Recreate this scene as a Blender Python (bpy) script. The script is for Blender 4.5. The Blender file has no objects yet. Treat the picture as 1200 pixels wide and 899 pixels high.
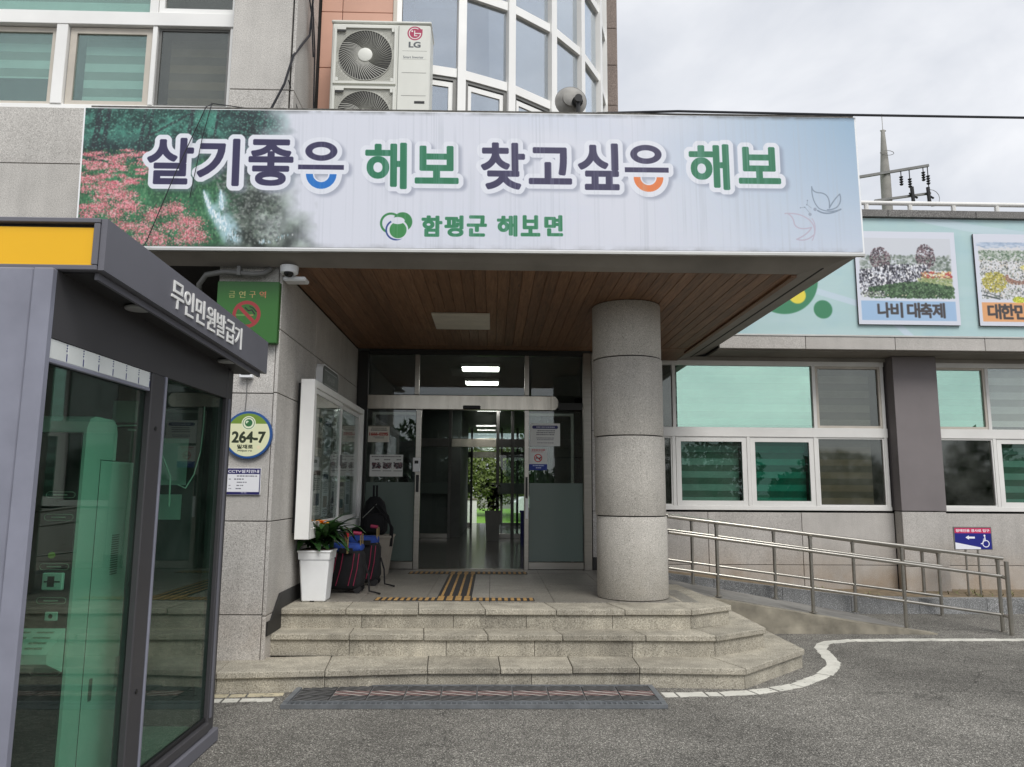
import bpy, math, random
import numpy as np
from mathutils import Vector, Matrix
random.seed(11); rng=np.random.default_rng(7)
SC=bpy.context.scene; COL=SC.collection
R=math.radians
# ------------------------------------------------------------------ camera, sky, sun, exposure
CAMZ=1.6; G=0.04                       # eye height and ground level
cam=bpy.data.objects.new('camera',bpy.data.cameras.new('camera')); COL.objects.link(cam)
cam.data.sensor_width=36; cam.data.lens=880/1200*36; cam.data.clip_end=2000; cam.data.clip_start=.05
_p,_y,_r=R(8.1),R(1.45),R(.38)
_f=Vector((math.sin(_y)*math.cos(_p),math.cos(_y)*math.cos(_p),math.sin(_p)))
_r0=Vector((math.cos(_y),-math.sin(_y),0)); _u0=_r0.cross(_f)
_rt=_r0*math.cos(_r)+_u0*math.sin(_r); _up=_u0*math.cos(_r)-_r0*math.sin(_r)
_m=Matrix((_rt,_up,-_f)).transposed().to_4x4(); _m.translation=(0,0,CAMZ); cam.matrix_world=_m
SC.camera=cam
SUN_EL,SUN_AZ=R(52),R(158)             # soft high sun behind the cloud, behind the viewer
world=bpy.data.worlds.new('World'); SC.world=world; world.use_nodes=True
nt=world.node_tree; nt.nodes.clear(); L=nt.links
out=nt.nodes.new('ShaderNodeOutputWorld'); bg=nt.nodes.new('ShaderNodeBackground'); bg.inputs[1].default_value=.1
sky=nt.nodes.new('ShaderNodeTexSky'); sky.sky_type='NISHITA'; sky.sun_disc=False; sky.sun_elevation=SUN_EL; sky.sun_rotation=SUN_AZ
tc=nt.nodes.new('ShaderNodeTexCoord'); mp=nt.nodes.new('ShaderNodeMapping'); mp.inputs['Scale'].default_value=(1,1,2.2)
n1=nt.nodes.new('ShaderNodeTexNoise'); n1.inputs['Scale'].default_value=2.1; n1.inputs['Detail'].default_value=6; n1.inputs['Roughness'].default_value=.55; n1.inputs['Distortion'].default_value=.5
cr=nt.nodes.new('ShaderNodeValToRGB'); cr.color_ramp.elements[0].position=.34; cr.color_ramp.elements[1].position=.66
cr.color_ramp.elements[0].color=(4.0,4.2,4.6,1); cr.color_ramp.elements[1].color=(6.3,6.35,6.5,1)
mx=nt.nodes.new('ShaderNodeMix'); mx.data_type='RGBA'; mx.inputs[0].default_value=.94
L.new(tc.outputs['Generated'],mp.inputs[0]); L.new(mp.outputs[0],n1.inputs[0]); L.new(n1.outputs[0],cr.inputs[0])
L.new(sky.outputs[0],mx.inputs[6]); L.new(cr.outputs[0],mx.inputs[7]); L.new(mx.outputs[2],bg.inputs[0]); L.new(bg.outputs[0],out.inputs[0])
sl=bpy.data.lights.new('sun','SUN'); sl.energy=1.5; sl.angle=R(28); sl.color=(1,.97,.92)
sun=bpy.data.objects.new('sun',sl); COL.objects.link(sun)
_sd=Vector((math.sin(SUN_AZ)*math.cos(SUN_EL),math.cos(SUN_AZ)*math.cos(SUN_EL),math.sin(SUN_EL)))
sun.rotation_euler=_sd.to_track_quat('Z','Y').to_euler(); sun.location=_sd*60
vs=SC.view_settings; vs.view_transform='Standard'; vs.look='None'; vs.gamma=1; vs.exposure=.72; vs.use_curve_mapping=False
SC.render.engine='CYCLES'; cy=SC.cycles; cy.use_denoising=True; cy.max_bounces=10; cy.transparent_max_bounces=24; cy.diffuse_bounces=5; cy.glossy_bounces=5; cy.caustics_reflective=False; cy.caustics_refractive=False

# ------------------------------------------------------------------ helpers: materials
def S(r,g,b):
    f=lambda c: (c/255/12.92 if c<=10 else ((c/255+.055)/1.055)**2.4)
    return (f(r),f(g),f(b),1)
def newmat(name):
    m=bpy.data.materials.new(name); m.use_nodes=True; t=m.node_tree; b=t.nodes['Principled BSDF']; return m,t,b
def _n(t,k,**kw):
    n=t.nodes.new(k)
    for a,v in kw.items():
        if a in n.inputs.keys(): n.inputs[a].default_value=v
        else: setattr(n,a,v)
    return n
def coords(t,kind='Object',rnd=True):
    c=_n(t,'ShaderNodeTexCoord'); 
    if not rnd: return c.outputs[kind]
    o=_n(t,'ShaderNodeObjectInfo'); a=_n(t,'ShaderNodeVectorMath',operation='ADD'); s=_n(t,'ShaderNodeMath',operation='MULTIPLY'); s.inputs[1].default_value=37.
    t.links.new(o.outputs['Random'],s.inputs[0]); t.links.new(c.outputs[kind],a.inputs[0]); t.links.new(s.outputs[0],a.inputs[1]); return a.outputs[0]
def mul(t,col,fac):
    m=_n(t,'ShaderNodeVectorMath',operation='SCALE')
    t.links.new(col,m.inputs[0]); t.links.new(fac,m.inputs['Scale']); return m.outputs[0]
def rng_map(t,val,a,b,lo=0.,hi=1.):
    m=_n(t,'ShaderNodeMapRange'); m.inputs[1].default_value=lo; m.inputs[2].default_value=hi; m.inputs[3].default_value=a; m.inputs[4].default_value=b
    t.links.new(val,m.inputs[0]); return m.outputs[0]
def ramp(t,val,stops):
    r=_n(t,'ShaderNodeValToRGB'); e=r.color_ramp.elements
    while len(e)<len(stops): e.new(.5)
    for i,(p,c) in enumerate(stops): e[i].position=p; e[i].color=c if len(c)==4 else (*c,1)
    t.links.new(val,r.inputs[0]); return r.outputs[0]
def noise(t,co,scale,detail=3,rough=.55,dist=0,stretch=None):
    if stretch:
        mp=_n(t,'ShaderNodeMapping'); mp.inputs['Scale'].default_value=stretch; t.links.new(co,mp.inputs[0]); co=mp.outputs[0]
    n=_n(t,'ShaderNodeTexNoise'); n.inputs['Scale'].default_value=scale; n.inputs['Detail'].default_value=detail; n.inputs['Roughness'].default_value=rough; n.inputs['Distortion'].default_value=dist
    t.links.new(co,n.inputs[0]); return n.outputs[0]
def bump(t,b,h,strength=.3,dist=.01):
    n=_n(t,'ShaderNodeBump'); n.inputs['Strength'].default_value=strength; n.inputs['Distance'].default_value=dist
    t.links.new(h,n.inputs['Height']); t.links.new(n.outputs[0],b.inputs['Normal'])
def plain(name,c,rough=.5,metal=0,var=.06,nscale=6,rnd=0,bmp=0,bscale=120,stretch=None,spec=.5,coat=0):
    m,t,b=newmat(name); co=coords(t)
    rgb=_n(t,'ShaderNodeRGB'); rgb.outputs[0].default_value=c; col=rgb.outputs[0]
    f=rng_map(t,noise(t,co,nscale,4,stretch=stretch),1-var*1.6,1+var*1.6,.25,.75); col=mul(t,col,f)
    if rnd:
        o=_n(t,'ShaderNodeObjectInfo'); col=mul(t,col,rng_map(t,o.outputs['Random'],1-rnd,1+rnd))
    t.links.new(col,b.inputs['Base Color']); b.inputs['Roughness'].default_value=rough; b.inputs['Metallic'].default_value=metal; b.inputs['Specular IOR Level'].default_value=spec; b.inputs['Coat Weight'].default_value=coat
    if bmp: bump(t,b,noise(t,co,bscale,3),bmp,.004)
    return m
def granite(name,base,dark,light,scale=75,rough=.7,rnd=.06,stain=None,var=.08,bmp=.15):
    m,t,b=newmat(name); co=coords(t)
    s=noise(t,co,scale,2,.6); 
    col=ramp(t,s,[(.34,dark),(.455,base),(.545,base),(.66,light)])
    f=rng_map(t,noise(t,co,1.3,4),1-var,1+var,.3,.7); col=mul(t,col,f); col=mul(t,col,rng_map(t,noise(t,co,5.5,5,.65),1-var*.7,1+var*.7,.3,.7))
    g0=_n(t,'ShaderNodeNewGeometry'); col=mul(t,col,rng_map(t,noise(t,g0.outputs['Position'],1.0,5,.6,0,(7,7,.45)),1-var*.8,1+var*.8,.3,.7))
    o=_n(t,'ShaderNodeObjectInfo'); col=mul(t,col,rng_map(t,o.outputs['Random'],1-rnd,1+rnd))
    if stain:
        g=_n(t,'ShaderNodeNewGeometry'); sx=_n(t,'ShaderNodeSeparateXYZ'); t.links.new(g.outputs['Position'],sx.inputs[0])
        colr,z0,z1,amt=stain
        k=rng_map(t,sx.outputs[2],1,0,z0,z1); nz=rng_map(t,noise(t,g.outputs['Position'],2.2,5,.6),.2,1.25,.3,.7)
        kk=_n(t,'ShaderNodeMath',operation='MULTIPLY'); t.links.new(k,kk.inputs[0]); t.links.new(nz,kk.inputs[1])
        k2=_n(t,'ShaderNodeMath',operation='MULTIPLY',use_clamp=True); k2.inputs[1].default_value=amt; t.links.new(kk.outputs[0],k2.inputs[0])
        x=_n(t,'ShaderNodeMix',data_type='RGBA'); x.blend_type='MULTIPLY'; x.inputs[7].default_value=(*colr,1)
        t.links.new(k2.outputs[0],x.inputs[0]); t.links.new(col,x.inputs[6]); col=x.outputs[2]
    t.links.new(col,b.inputs['Base Color']); b.inputs['Roughness'].default_value=rough
    if bmp: bump(t,b,s,bmp,.003)
    return m
def glass(name,tint,refl=(1,1,1),ior=1.5,rough=.0,add=0.,dirt=0.0):
    m,t,b=newmat(name); t.nodes.remove(b); o=t.nodes['Material Output']
    tr=_n(t,'ShaderNodeBsdfTransparent'); tr.inputs[0].default_value=(*[q**.5 for q in tint],1)
    gl=_n(t,'ShaderNodeBsdfGlossy'); gl.inputs[0].default_value=(*refl,1); gl.inputs['Roughness'].default_value=rough
    fr=_n(t,'ShaderNodeFresnel'); ge=_n(t,'ShaderNodeNewGeometry'); t.links.new(rng_map(t,ge.outputs['Backfacing'],ior,1/ior),fr.inputs[0])
    a=_n(t,'ShaderNodeMath',operation='ADD',use_clamp=True); a.inputs[1].default_value=add; t.links.new(fr.outputs[0],a.inputs[0])
    mx=_n(t,'ShaderNodeMixShader'); t.links.new(a.outputs[0],mx.inputs[0]); t.links.new(tr.outputs[0],mx.inputs[1]); t.links.new(gl.outputs[0],mx.inputs[2])
    last=mx.outputs[0]
    bn=_n(t,'ShaderNodeBump'); bn.inputs['Strength'].default_value=.02; bn.inputs['Distance'].default_value=.02
    t.links.new(noise(t,coords(t),1.7,1),bn.inputs['Height']); t.links.new(bn.outputs[0],gl.inputs['Normal'])
    if dirt:
        df=_n(t,'ShaderNodeBsdfDiffuse'); df.inputs[0].default_value=(.35,.37,.35,1)
        m2=_n(t,'ShaderNodeMixShader'); t.links.new(rng_map(t,noise(t,coords(t),2.5,5),0,dirt,.35,.75),m2.inputs[0]); t.links.new(last,m2.inputs[1]); t.links.new(df.outputs[0],m2.inputs[2]); last=m2.outputs[0]
    t.links.new(last,o.inputs[0]); return m
def emit(name,c,s):
    m,t,b=newmat(name); b.inputs['Base Color'].default_value=c; b.inputs['Emission Color'].default_value=c; b.inputs['Emission Strength'].default_value=s; return m
def printmat(name,img,rough=.5,streak=0):
    m,t,b=newmat(name); u=_n(t,'ShaderNodeTexCoord'); i=_n(t,'ShaderNodeTexImage'); i.image=img; i.extension='EXTEND'; i.interpolation='Cubic'
    t.links.new(u.outputs['UV'],i.inputs[0]); t.links.new(i.outputs[0],b.inputs['Base Color']); b.inputs['Roughness'].default_value=rough; return m
# ------------------------------------------------------------------ helpers: geometry
class MB:
    def __init__(s): s.v=[]; s.f=[]; s.m=[]
    def add(s,vs,fs,mi=0):
        o=len(s.v); s.v+= [tuple(map(float,p)) for p in vs]; s.f+=[tuple(i+o for i in f) for f in fs]; s.m+=[mi]*len(fs); return s
    def box(s,x0,x1,y0,y1,z0,z1,c=0,mi=0):
        x0,x1=min(x0,x1),max(x0,x1); y0,y1=min(y0,y1),max(y0,y1); z0,z1=min(z0,z1),max(z0,z1)
        if not c:
            return s.add([(x0,y0,z0),(x1,y0,z0),(x1,y1,z0),(x0,y1,z0),(x0,y0,z1),(x1,y0,z1),(x1,y1,z1),(x0,y1,z1)],[(3,2,1,0),(4,5,6,7),(0,1,5,4),(1,2,6,5),(2,3,7,6),(3,0,4,7)],mi)
        lo=(x0,y0,z0); hi=(x1,y1,z1); V=[]; idx={}
        for ix in (0,1):
            for iy in (0,1):
                for iz in (0,1):
                    for a in range(3):
                        p=[]
                        for k,i in enumerate((ix,iy,iz)):
                            e=(hi if i else lo)[k]; p.append(e if k==a else e+(-c if i else c))
                        idx[(ix,iy,iz,a)]=len(V); V.append(p)
        F=[]
        for a in range(3):
            b,d=(a+1)%3,(a+2)%3
            for i in (0,1):
                q=[]
                for (jb,jd) in ((0,0),(1,0),(1,1),(0,1)):
                    k=[0,0,0]; k[a]=i;k[b]=jb;k[d]=jd; q.append(idx[(*k,a)])
                F.append(q if i else q[::-1])
        for a in range(3):           # edges along axis a
            b,d=(a+1)%3,(a+2)%3
            for jb in (0,1):
                for jd in (0,1):
                    k0=[0,0,0];k0[b]=jb;k0[d]=jd;k1=list(k0);k1[a]=1
                    q=[idx[(*k0,b)],idx[(*k1,b)],idx[(*k1,d)],idx[(*k0,d)]]
                    F.append(q if (jb^jd) else q[::-1])
        for ix in (0,1):
            for iy in (0,1):
                for iz in (0,1):
                    q=[idx[(ix,iy,iz,a)] for a in range(3)]; F.append(q if (ix+iy+iz)%2 else q[::-1])
        return s.add(V,F,mi)
    def prism(s,pts,axis,a0,a1,mi=0):
        n=len(pts); mk={'z':lambda p,a:(p[0],p[1],a),'y':lambda p,a:(p[0],a,p[1]),'x':lambda p,a:(a,p[0],p[1])}[axis]
        ar=sum(pts[i][0]*pts[(i+1)%n][1]-pts[(i+1)%n][0]*pts[i][1] for i in range(n))
        if ar<0: pts=pts[::-1]
        if axis=='y': pts=pts[::-1]
        a0,a1=min(a0,a1),max(a0,a1)
        V=[mk(p,a0) for p in pts]+[mk(p,a1) for p in pts]
        return s.add(V,[tuple(range(n))[::-1],tuple(range(n,2*n))]+[(i,(i+1)%n,n+(i+1)%n,n+i) for i in range(n)],mi)
    def cyl(s,p,q,r,n=12,r2=None,mi=0,caps=True):
        p,q=Vector(p),Vector(q); d=(q-p).normalized(); a=d.orthogonal().normalized(); b=d.cross(a); r2=r if r2 is None else r2
        V=[p+(a*math.cos(2*math.pi*i/n)+b*math.sin(2*math.pi*i/n))*r for i in range(n)]+[q+(a*math.cos(2*math.pi*i/n)+b*math.sin(2*math.pi*i/n))*r2 for i in range(n)]
        F=[(i,(i+1)%n,n+(i+1)%n,n+i) for i in range(n)]
        if caps: F+=[tuple(range(n))[::-1],tuple(range(n,2*n))]
        return s.add(V,F,mi)
    def tube(s,pts,r,n=6,mi=0):
        pts=[Vector(p) for p in pts]; V=[]; prev=None
        for i,p in enumerate(pts):
            d=(pts[min(i+1,len(pts)-1)]-pts[max(i-1,0)]).normalized()
            a=d.orthogonal().normalized() if prev is None else (prev-d*prev.dot(d)).normalized()
            prev=a; b=d.cross(a)
            V+=[p+(a*math.cos(2*math.pi*k/n)+b*math.sin(2*math.pi*k/n))*r for k in range(n)]
        F=[(i*n+k,i*n+(k+1)%n,(i+1)*n+(k+1)%n,(i+1)*n+k) for i in range(len(pts)-1) for k in range(n)]
        F+=[tuple(range(n))[::-1],tuple(range((len(pts)-1)*n,len(pts)*n))]
        return s.add(V,F,mi)
    def lathe(s,prof,c,n=24,mi=0,ax='z'):
        V=[];
        for r,h in prof:
            for k in range(n):
                a=2*math.pi*k/n; x,y=r*math.cos(a),r*math.sin(a)
                V.append((c[0]+x,c[1]+y,c[2]+h) if ax=='z' else (c[0]+x,c[1]-h,c[2]+y))
        F=[(i*n+k,i*n+(k+1)%n,(i+1)*n+(k+1)%n,(i+1)*n+k) for i in range(len(prof)-1) for k in range(n)]
        F+=[tuple(range(n))[::-1],tuple(range((len(prof)-1)*n,len(prof)*n))]
        return s.add(V,F,mi)
    def quad(s,*p,mi=0): return s.add(p,[(0,1,2,3)],mi)
def W(o):
    v=Vector((0,0,0))
    while o is not None: v=v+Vector(o.location); o=o.parent
    return v
def link(name,me,loc,parent=None):
    o=bpy.data.objects.new(name,me); COL.objects.link(o)
    if parent is not None: o.parent=parent; o.location=Vector(loc)-W(parent)
    else: o.location=loc
    return o
def obj(name,mb,mats,parent=None,smooth=False,loc=None,label=None,kind=None,uv=None):
    if loc is None:
        a=np.array(mb.v); loc=(a.min(0)+a.max(0))/2
        if parent is None: loc[2]=a[:,2].min()
    loc=Vector(loc); me=bpy.data.meshes.new(name)
    me.from_pydata([tuple(Vector(p)-loc) for p in mb.v],[],mb.f); 
    for m in (mats if isinstance(mats,(list,tuple)) else [mats]): me.materials.append(m)
    if any(mb.m): me.polygons.foreach_set('material_index',mb.m)
    if smooth: me.polygons.foreach_set('use_smooth',[True]*len(me.polygons))
    if smooth and smooth is not True:
        me.set_sharp_from_angle(angle=R(smooth))
    if uv:
        l=me.uv_layers.new(name='UVMap')
        for i,c in enumerate(uv): l.data[i].uv=c
    me.update()
    o=link(name,me,loc,parent)
    if label: o['label']=label
    if kind: o['kind']=kind
    return o
def tag(o,label,cat,group=None):
    o['label']=label; o['category']=cat
    if group: o['group']=group
    return o
def thing(name,label,cat,loc,group=None):
    o=bpy.data.objects.new(name,None); COL.objects.link(o); o.location=loc; o.empty_display_size=.1
    return tag(o,label,cat,group)
def struct(name,mb,mats,**k):
    o=obj(name,mb,mats,**k); o['kind']='structure'; return o
_cache={}
def piece(parent,name,x0,x1,y0,y1,z0,z1,mat,c=.003,label=None):
    """one box-shaped piece (stone, plank, tile) as a part; alike pieces share their mesh"""
    d=(round(x1-x0,4),round(y1-y0,4),round(z1-z0,4)); k=(d,mat.name,c,name)
    if k not in _cache:
        me=bpy.data.meshes.new(name); b=MB().box(-d[0]/2,d[0]/2,-d[1]/2,d[1]/2,-d[2]/2,d[2]/2,min(c,min(d)*.3)); me.from_pydata(b.v,[],b.f); me.materials.append(mat); _cache[k]=me
    o=link(name,_cache[k],((x0+x1)/2,(y0+y1)/2,(z0+z1)/2),parent)
    if label: o['label']=label
    return o
def bx(name,parent,mat,x0,x1,y0,y1,z0,z1,c=.003,**k): return obj(name,MB().box(x0,x1,y0,y1,z0,z1,c),mat,parent,**k)
def copy_tree(o,parent=None):
    c=o.copy(); COL.objects.link(c)
    if parent is not None: c.parent=parent
    for ch in [x for x in o.children]: copy_tree(ch,c)
    return c
# ------------------------------------------------------------------ helpers: flat print
_gc={}
def glyph(s):
    if s in _gc: return _gc[s]
    cu=bpy.data.curves.new('t','FONT'); cu.body=s; cu.resolution_u=6; o=bpy.data.objects.new('t',cu); COL.objects.link(o)
    bpy.context.view_layer.update(); dg=bpy.context.evaluated_depsgraph_get(); e=o.evaluated_get(dg); me=e.to_mesh(); me.calc_loop_triangles()
    v=np.array([p.co[:2] for p in me.vertices]); t=np.array([tuple(q.vertices) for q in me.loop_triangles])
    e.to_mesh_clear(); bpy.data.objects.remove(o); bpy.data.curves.remove(cu)
    lo,hi=v.min(0),v.max(0); _gc[s]=((v-lo)/(hi-lo),t,(hi-lo)[0]/(hi-lo)[1]); return _gc[s]
class Canvas:
    def __init__(s,w,h,ppu,c=(255,255,255)):
        s.w,s.h,s.p=w,h,ppu; s.W,s.H=int(round(w*ppu)),int(round(h*ppu)); s.a=np.ones((s.H,s.W,3))*np.array(c)/255.
        s.Y,s.X=np.mgrid[0:s.H,0:s.W]; s.X=(s.X+.5)/ppu; s.Y=(s.Y+.5)/ppu
    def blend(s,m,c,al=1.):
        m=np.clip(m*al,0,1)[...,None]; c=np.array(c)/255. if np.ndim(c)==1 else c; s.a=s.a*(1-m)+c*m
    def rect(s,x0,x1,y0,y1,c,al=1.): s.blend(((s.X>=x0)&(s.X<x1)&(s.Y>=y0)&(s.Y<y1)).astype(float),c,al)
    def disc(s,x,y,r,c,ry=None,al=1.): s.blend(np.clip((1-np.sqrt(((s.X-x)/r)**2+((s.Y-y)/(ry or r))**2))*min(r,ry or r)*s.p+.5,0,1),c,al)
    def ring(s,x,y,r,w,c,al=1.): s.blend(np.clip((w/2-np.abs(np.hypot(s.X-x,s.Y-y)-r))*s.p+.5,0,1),c,al)
    def line(s,pts,w,c,al=1.):
        m=np.zeros((s.H,s.W))
        for (x0,y0),(x1,y1) in zip(pts[:-1],pts[1:]):
            dx,dy=x1-x0,y1-y0; l=dx*dx+dy*dy+1e-9; t=np.clip(((s.X-x0)*dx+(s.Y-y0)*dy)/l,0,1)
            m=np.maximum(m,np.clip((w/2-np.hypot(s.X-x0-t*dx,s.Y-y0-t*dy))*s.p+.5,0,1))
        s.blend(m,c,al)
    def poly(s,pts,c,al=1.):
        m=np.zeros((s.H,s.W),bool); n=len(pts)
        for i in range(n):
            (x0,y0),(x1,y1)=pts[i],pts[(i+1)%n]
            if y0==y1: continue
            m^=((s.Y>=min(y0,y1))&(s.Y<max(y0,y1))&(s.X<x0+(s.Y-y0)*(x1-x0)/(y1-y0)))
        s.blend(m.astype(float),c,al)
    def tmask(s,txt,x0,x1,y0,y1,bold=0):
        v,t,_=glyph(txt); ss=3; P=s.p*ss; pad=int(bold*s.p)+3
        wx0,wy0=max(int(x0*s.p)-pad,0),max(int(y0*s.p)-pad,0); wx1,wy1=min(int(x1*s.p)+pad+1,s.W),min(int(y1*s.p)+pad+1,s.H)
        m=np.zeros(((wy1-wy0)*ss,(wx1-wx0)*ss),bool)
        q=np.stack([x0+v[:,0]*(x1-x0),y1-v[:,1]*(y1-y0)],1)*P-np.array([wx0,wy0])*ss
        for a,b,c in q[t]:
            lo=np.maximum(np.floor(np.minimum(np.minimum(a,b),c)).astype(int),0); hi=np.ceil(np.maximum(np.maximum(a,b),c)).astype(int)+1
            if hi[0]<=lo[0] or hi[1]<=lo[1]: continue
            sub=m[lo[1]:hi[1],lo[0]:hi[0]]
            if sub.size==0: continue
            yy,xx=np.mgrid[lo[1]:lo[1]+sub.shape[0],lo[0]:lo[0]+sub.shape[1]]; xx=xx+.5; yy=yy+.5
            e=lambda p,r:(r[0]-p[0])*(yy-p[1])-(r[1]-p[1])*(xx-p[0])
            w0,w1,w2=e(a,b),e(b,c),e(c,a); sub|=((w0>=0)&(w1>=0)&(w2>=0))|((w0<=0)&(w1<=0)&(w2<=0))
        m=m.reshape(wy1-wy0,ss,wx1-wx0,ss).mean((1,3))
        if bold: m=s.dil(m,bold*s.p)
        o=np.zeros((s.H,s.W)); o[wy0:wy1,wx0:wx1]=m; return o
    def dil(s,m,r):
        k=int(math.ceil(r)); o=m.copy(); H,Wd=m.shape
        for dy in range(-k,k+1):
            if abs(dy)>r: continue
            hw=math.sqrt(max(r*r-dy*dy,0)); n=int(round(hw)); row=m
            ro=row.copy(); d=1; cur=row.copy(); done=0
            for dx in range(1,n+1):
                ro[:,dx:]=np.maximum(ro[:,dx:],row[:,:-dx]); ro[:,:-dx]=np.maximum(ro[:,:-dx],row[:,dx:])
            if dy>=0: o[dy:]=np.maximum(o[dy:],ro[:H-dy] if dy else ro)
            else: o[:dy]=np.maximum(o[:dy],ro[-dy:])
        return o
    def blur(s,m,r):
        r=max(1,int(r))
        for ax in (0,1):
            for _ in range(2):
                c=np.cumsum(np.concatenate([np.zeros_like(m.take([0],ax)),np.pad(m,[(r,r) if k==ax else (0,0) for k in (0,1)],mode='edge')],ax),ax)
                n=m.shape[ax]; m=(c.take(range(2*r+1,2*r+1+n),ax)-c.take(range(0,n),ax))/(2*r+1)
        return m
    def text(s,txt,x0,x1,y0,y1,c,bold=0,al=1.): s.blend(s.tmask(txt,x0,x1,y0,y1,bold),c,al)
    def splat(s,x,y,r,c,al=1.,ry=None):
        ry=ry or r; x0,x1=int((x-r)*s.p),int((x+r)*s.p)+2; y0,y1=int((y-ry)*s.p),int((y+ry)*s.p)+2
        x0,y0=max(x0,0),max(y0,0)
        if x1<=x0 or y1<=y0 or x0>=s.W or y0>=s.H: return
        X=s.X[y0:y1,x0:x1];Y=s.Y[y0:y1,x0:x1]; m=(np.clip((1-np.hypot((X-x)/r,(Y-y)/ry))*3,0,1)*al)[...,None]
        s.a[y0:y1,x0:x1]=s.a[y0:y1,x0:x1]*(1-m)+np.array(c)/255.*m
    def image(s,name):
        im=bpy.data.images.new(name,s.W,s.H); a=np.ones((s.H,s.W,4),np.float32); a[...,:3]=np.clip(s.a,0,1)[::-1]; im.pixels.foreach_set(a.ravel()); im.update(); im.pack(); return im
def vnoise(H,Wd,sx,sy,oct=4,seed=0):
    r=np.random.default_rng(seed); o=np.zeros((H,Wd)); amp=1; tot=0
    for k in range(oct):
        ny,nx=max(2,int(sy*2**k)+2),max(2,int(sx*2**k)+2); g=r.random((ny,nx)); y=np.linspace(0,ny-1.001,H); x=np.linspace(0,nx-1.001,Wd)
        yi,xi=y.astype(int),x.astype(int); fy,fx=(y-yi)[:,None],(x-xi)[None]; fy=fy*fy*(3-2*fy); fx=fx*fx*(3-2*fx)
        o+=amp*((g[yi][:,xi]*(1-fx)+g[yi][:,xi+1]*fx)*(1-fy)+(g[yi+1][:,xi]*(1-fx)+g[yi+1][:,xi+1]*fx)*fy); tot+=amp; amp*=.55
    return o/tot
def face(name,parent,mat,p0,p1,p2,p3,th=.0):
    """printed face: bl, br, tr, tl"""
    return obj(name,MB().quad(p0,p1,p2,p3),mat,parent,uv=[(0,0),(1,0),(1,1),(0,1)])
# ------------------------------------------------------------------ materials
GR=granite('granite_wall',S(186,183,178),S(138,134,130),S(214,211,207),135,.75,.05,stain=((.80,.70,.60),.2,1.0,.55))
GRW=granite('granite_wing',S(182,178,173),S(146,142,138),S(206,203,199),135,.75,.035,stain=((.74,.62,.50),.25,.95,.95))
GRS=granite('granite_step',S(160,154,140),S(112,107,96),S(192,187,172),110,.8,.10,var=.22)
GRC=granite('granite_column',S(184,180,172),S(132,128,121),S(216,212,206),140,.75,.03,stain=((.76,.72,.64),.55,1.15,.55))
GRK=granite('granite_kerb',S(120,121,121),S(84,85,86),S(190,191,192),110,.6,.05,var=.2)
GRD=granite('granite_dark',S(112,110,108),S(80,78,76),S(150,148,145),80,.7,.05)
TILE=granite('landing_tile',S(128,124,116),S(108,104,97),S(150,146,138),55,.42,.05,var=.14,bmp=.05)
PEACH=plain('peach_panel',S(205,160,140),.55,0,.07,1.2,.03)
JOINT=plain('dark_joint',S(45,43,41),.9)
CONC=plain('painted_concrete',S(150,146,140),.85,0,.16,1.5,0,.15,60)
FASC=plain('fascia_paint',S(132,127,120),.7,0,.14,2,0,.1,50)
PIL=plain('grey_pilaster_paint',S(122,116,117),.75,0,.05,2,0,.12,90)
WHITE=plain('white_frame',S(240,240,238),.4,0,.04,2)
WFR=plain('wing_frame',S(226,225,222),.45,0,.05,2)
BEIGE=plain('beige_sash',S(196,189,178),.5)
STEEL=plain('stainless',S(176,172,164),.3,1,.06,3,0,0,1,(1,1,14))
STEELD=plain('brushed_header',S(186,180,168),.24,1,.12,2,0,0,1,(6,1,.6))
KG=plain('kiosk_grey',S(104,104,112),.5,0,.05,2.5,0,.03,200)
KGP=plain('kiosk_post_grey',S(132,134,148),.5,0,.13,3.2,0,.03,200)
KGD=plain('kiosk_dark_grey',S(66,65,68),.5,0,.05,3)
YEL=plain('yellow_panel',S(240,184,14),.35,0,.02,2)
BLK=plain('black_plastic',S(26,26,28),.5)
BLKF=plain('black_fabric',S(17,17,21),.85,0,.2,20,.1,.3,160)
BLKG=plain('black_gloss',S(22,24,26),.12)
RUB=plain('black_skirting',S(34,33,33),.6,0,.15,4)
WPL=plain('white_plastic',S(240,242,244),.38,0,.03,5)
ACW=plain('appliance_white',S(218,219,212),.45,0,.03,4)
ACG=plain('fan_guard_grey',S(186,186,178),.5)
ACD=plain('fan_dark',S(70,70,68),.7)
GREY=plain('mid_grey_metal',S(120,120,118),.5,.3,.1,5)
PINK=plain('pink_trim',S(150,38,74),.6)
BLUE=plain('blue_cloth',S(28,62,140),.8,0,.15,14,0,.3,60)
GOLD=plain('gold_band',S(150,130,92),.4,.6)
RED=plain('red_band',S(170,30,35),.5)
NAVY=plain('navy_bin',S(22,28,96),.5)
SOIL=plain('soil',S(58,46,36),.95,0,.3,30,0,.5,60)
BARK=plain('bark',S(86,74,62),.9,0,.3,8,0,.5,40)
def wornpaint(name,c,thr):
    m,t,b=newmat(name); g=_n(t,'ShaderNodeNewGeometry'); P=g.outputs['Position']; w=noise(t,P,26,6,.7); col=ramp(t,w,[(thr-.06,S(112,110,104)),(thr,c),(thr+.2,c)])
    col=mul(t,col,rng_map(t,noise(t,P,5,4),.80,1.08,.3,.7)); t.links.new(col,b.inputs['Base Color']); b.inputs['Roughness'].default_value=.75; bump(t,b,w,.4,.004); return m
LINE=wornpaint('road_line_paint',S(214,212,202),.40)
LINEC=wornpaint('cream_line_paint',S(200,190,162),.44)
BAND=plain('blind_fabric',S(196,190,172),.9)
BANDG=plain('blind_fabric_green',S(214,222,214),.9)
SHEER=plain('blind_sheer',S(150,152,142),.95)
ROOMD=plain('dark_room',S(70,72,70),.9)
ROOML=plain('lobby_wall',S(124,128,126),.7)
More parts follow.
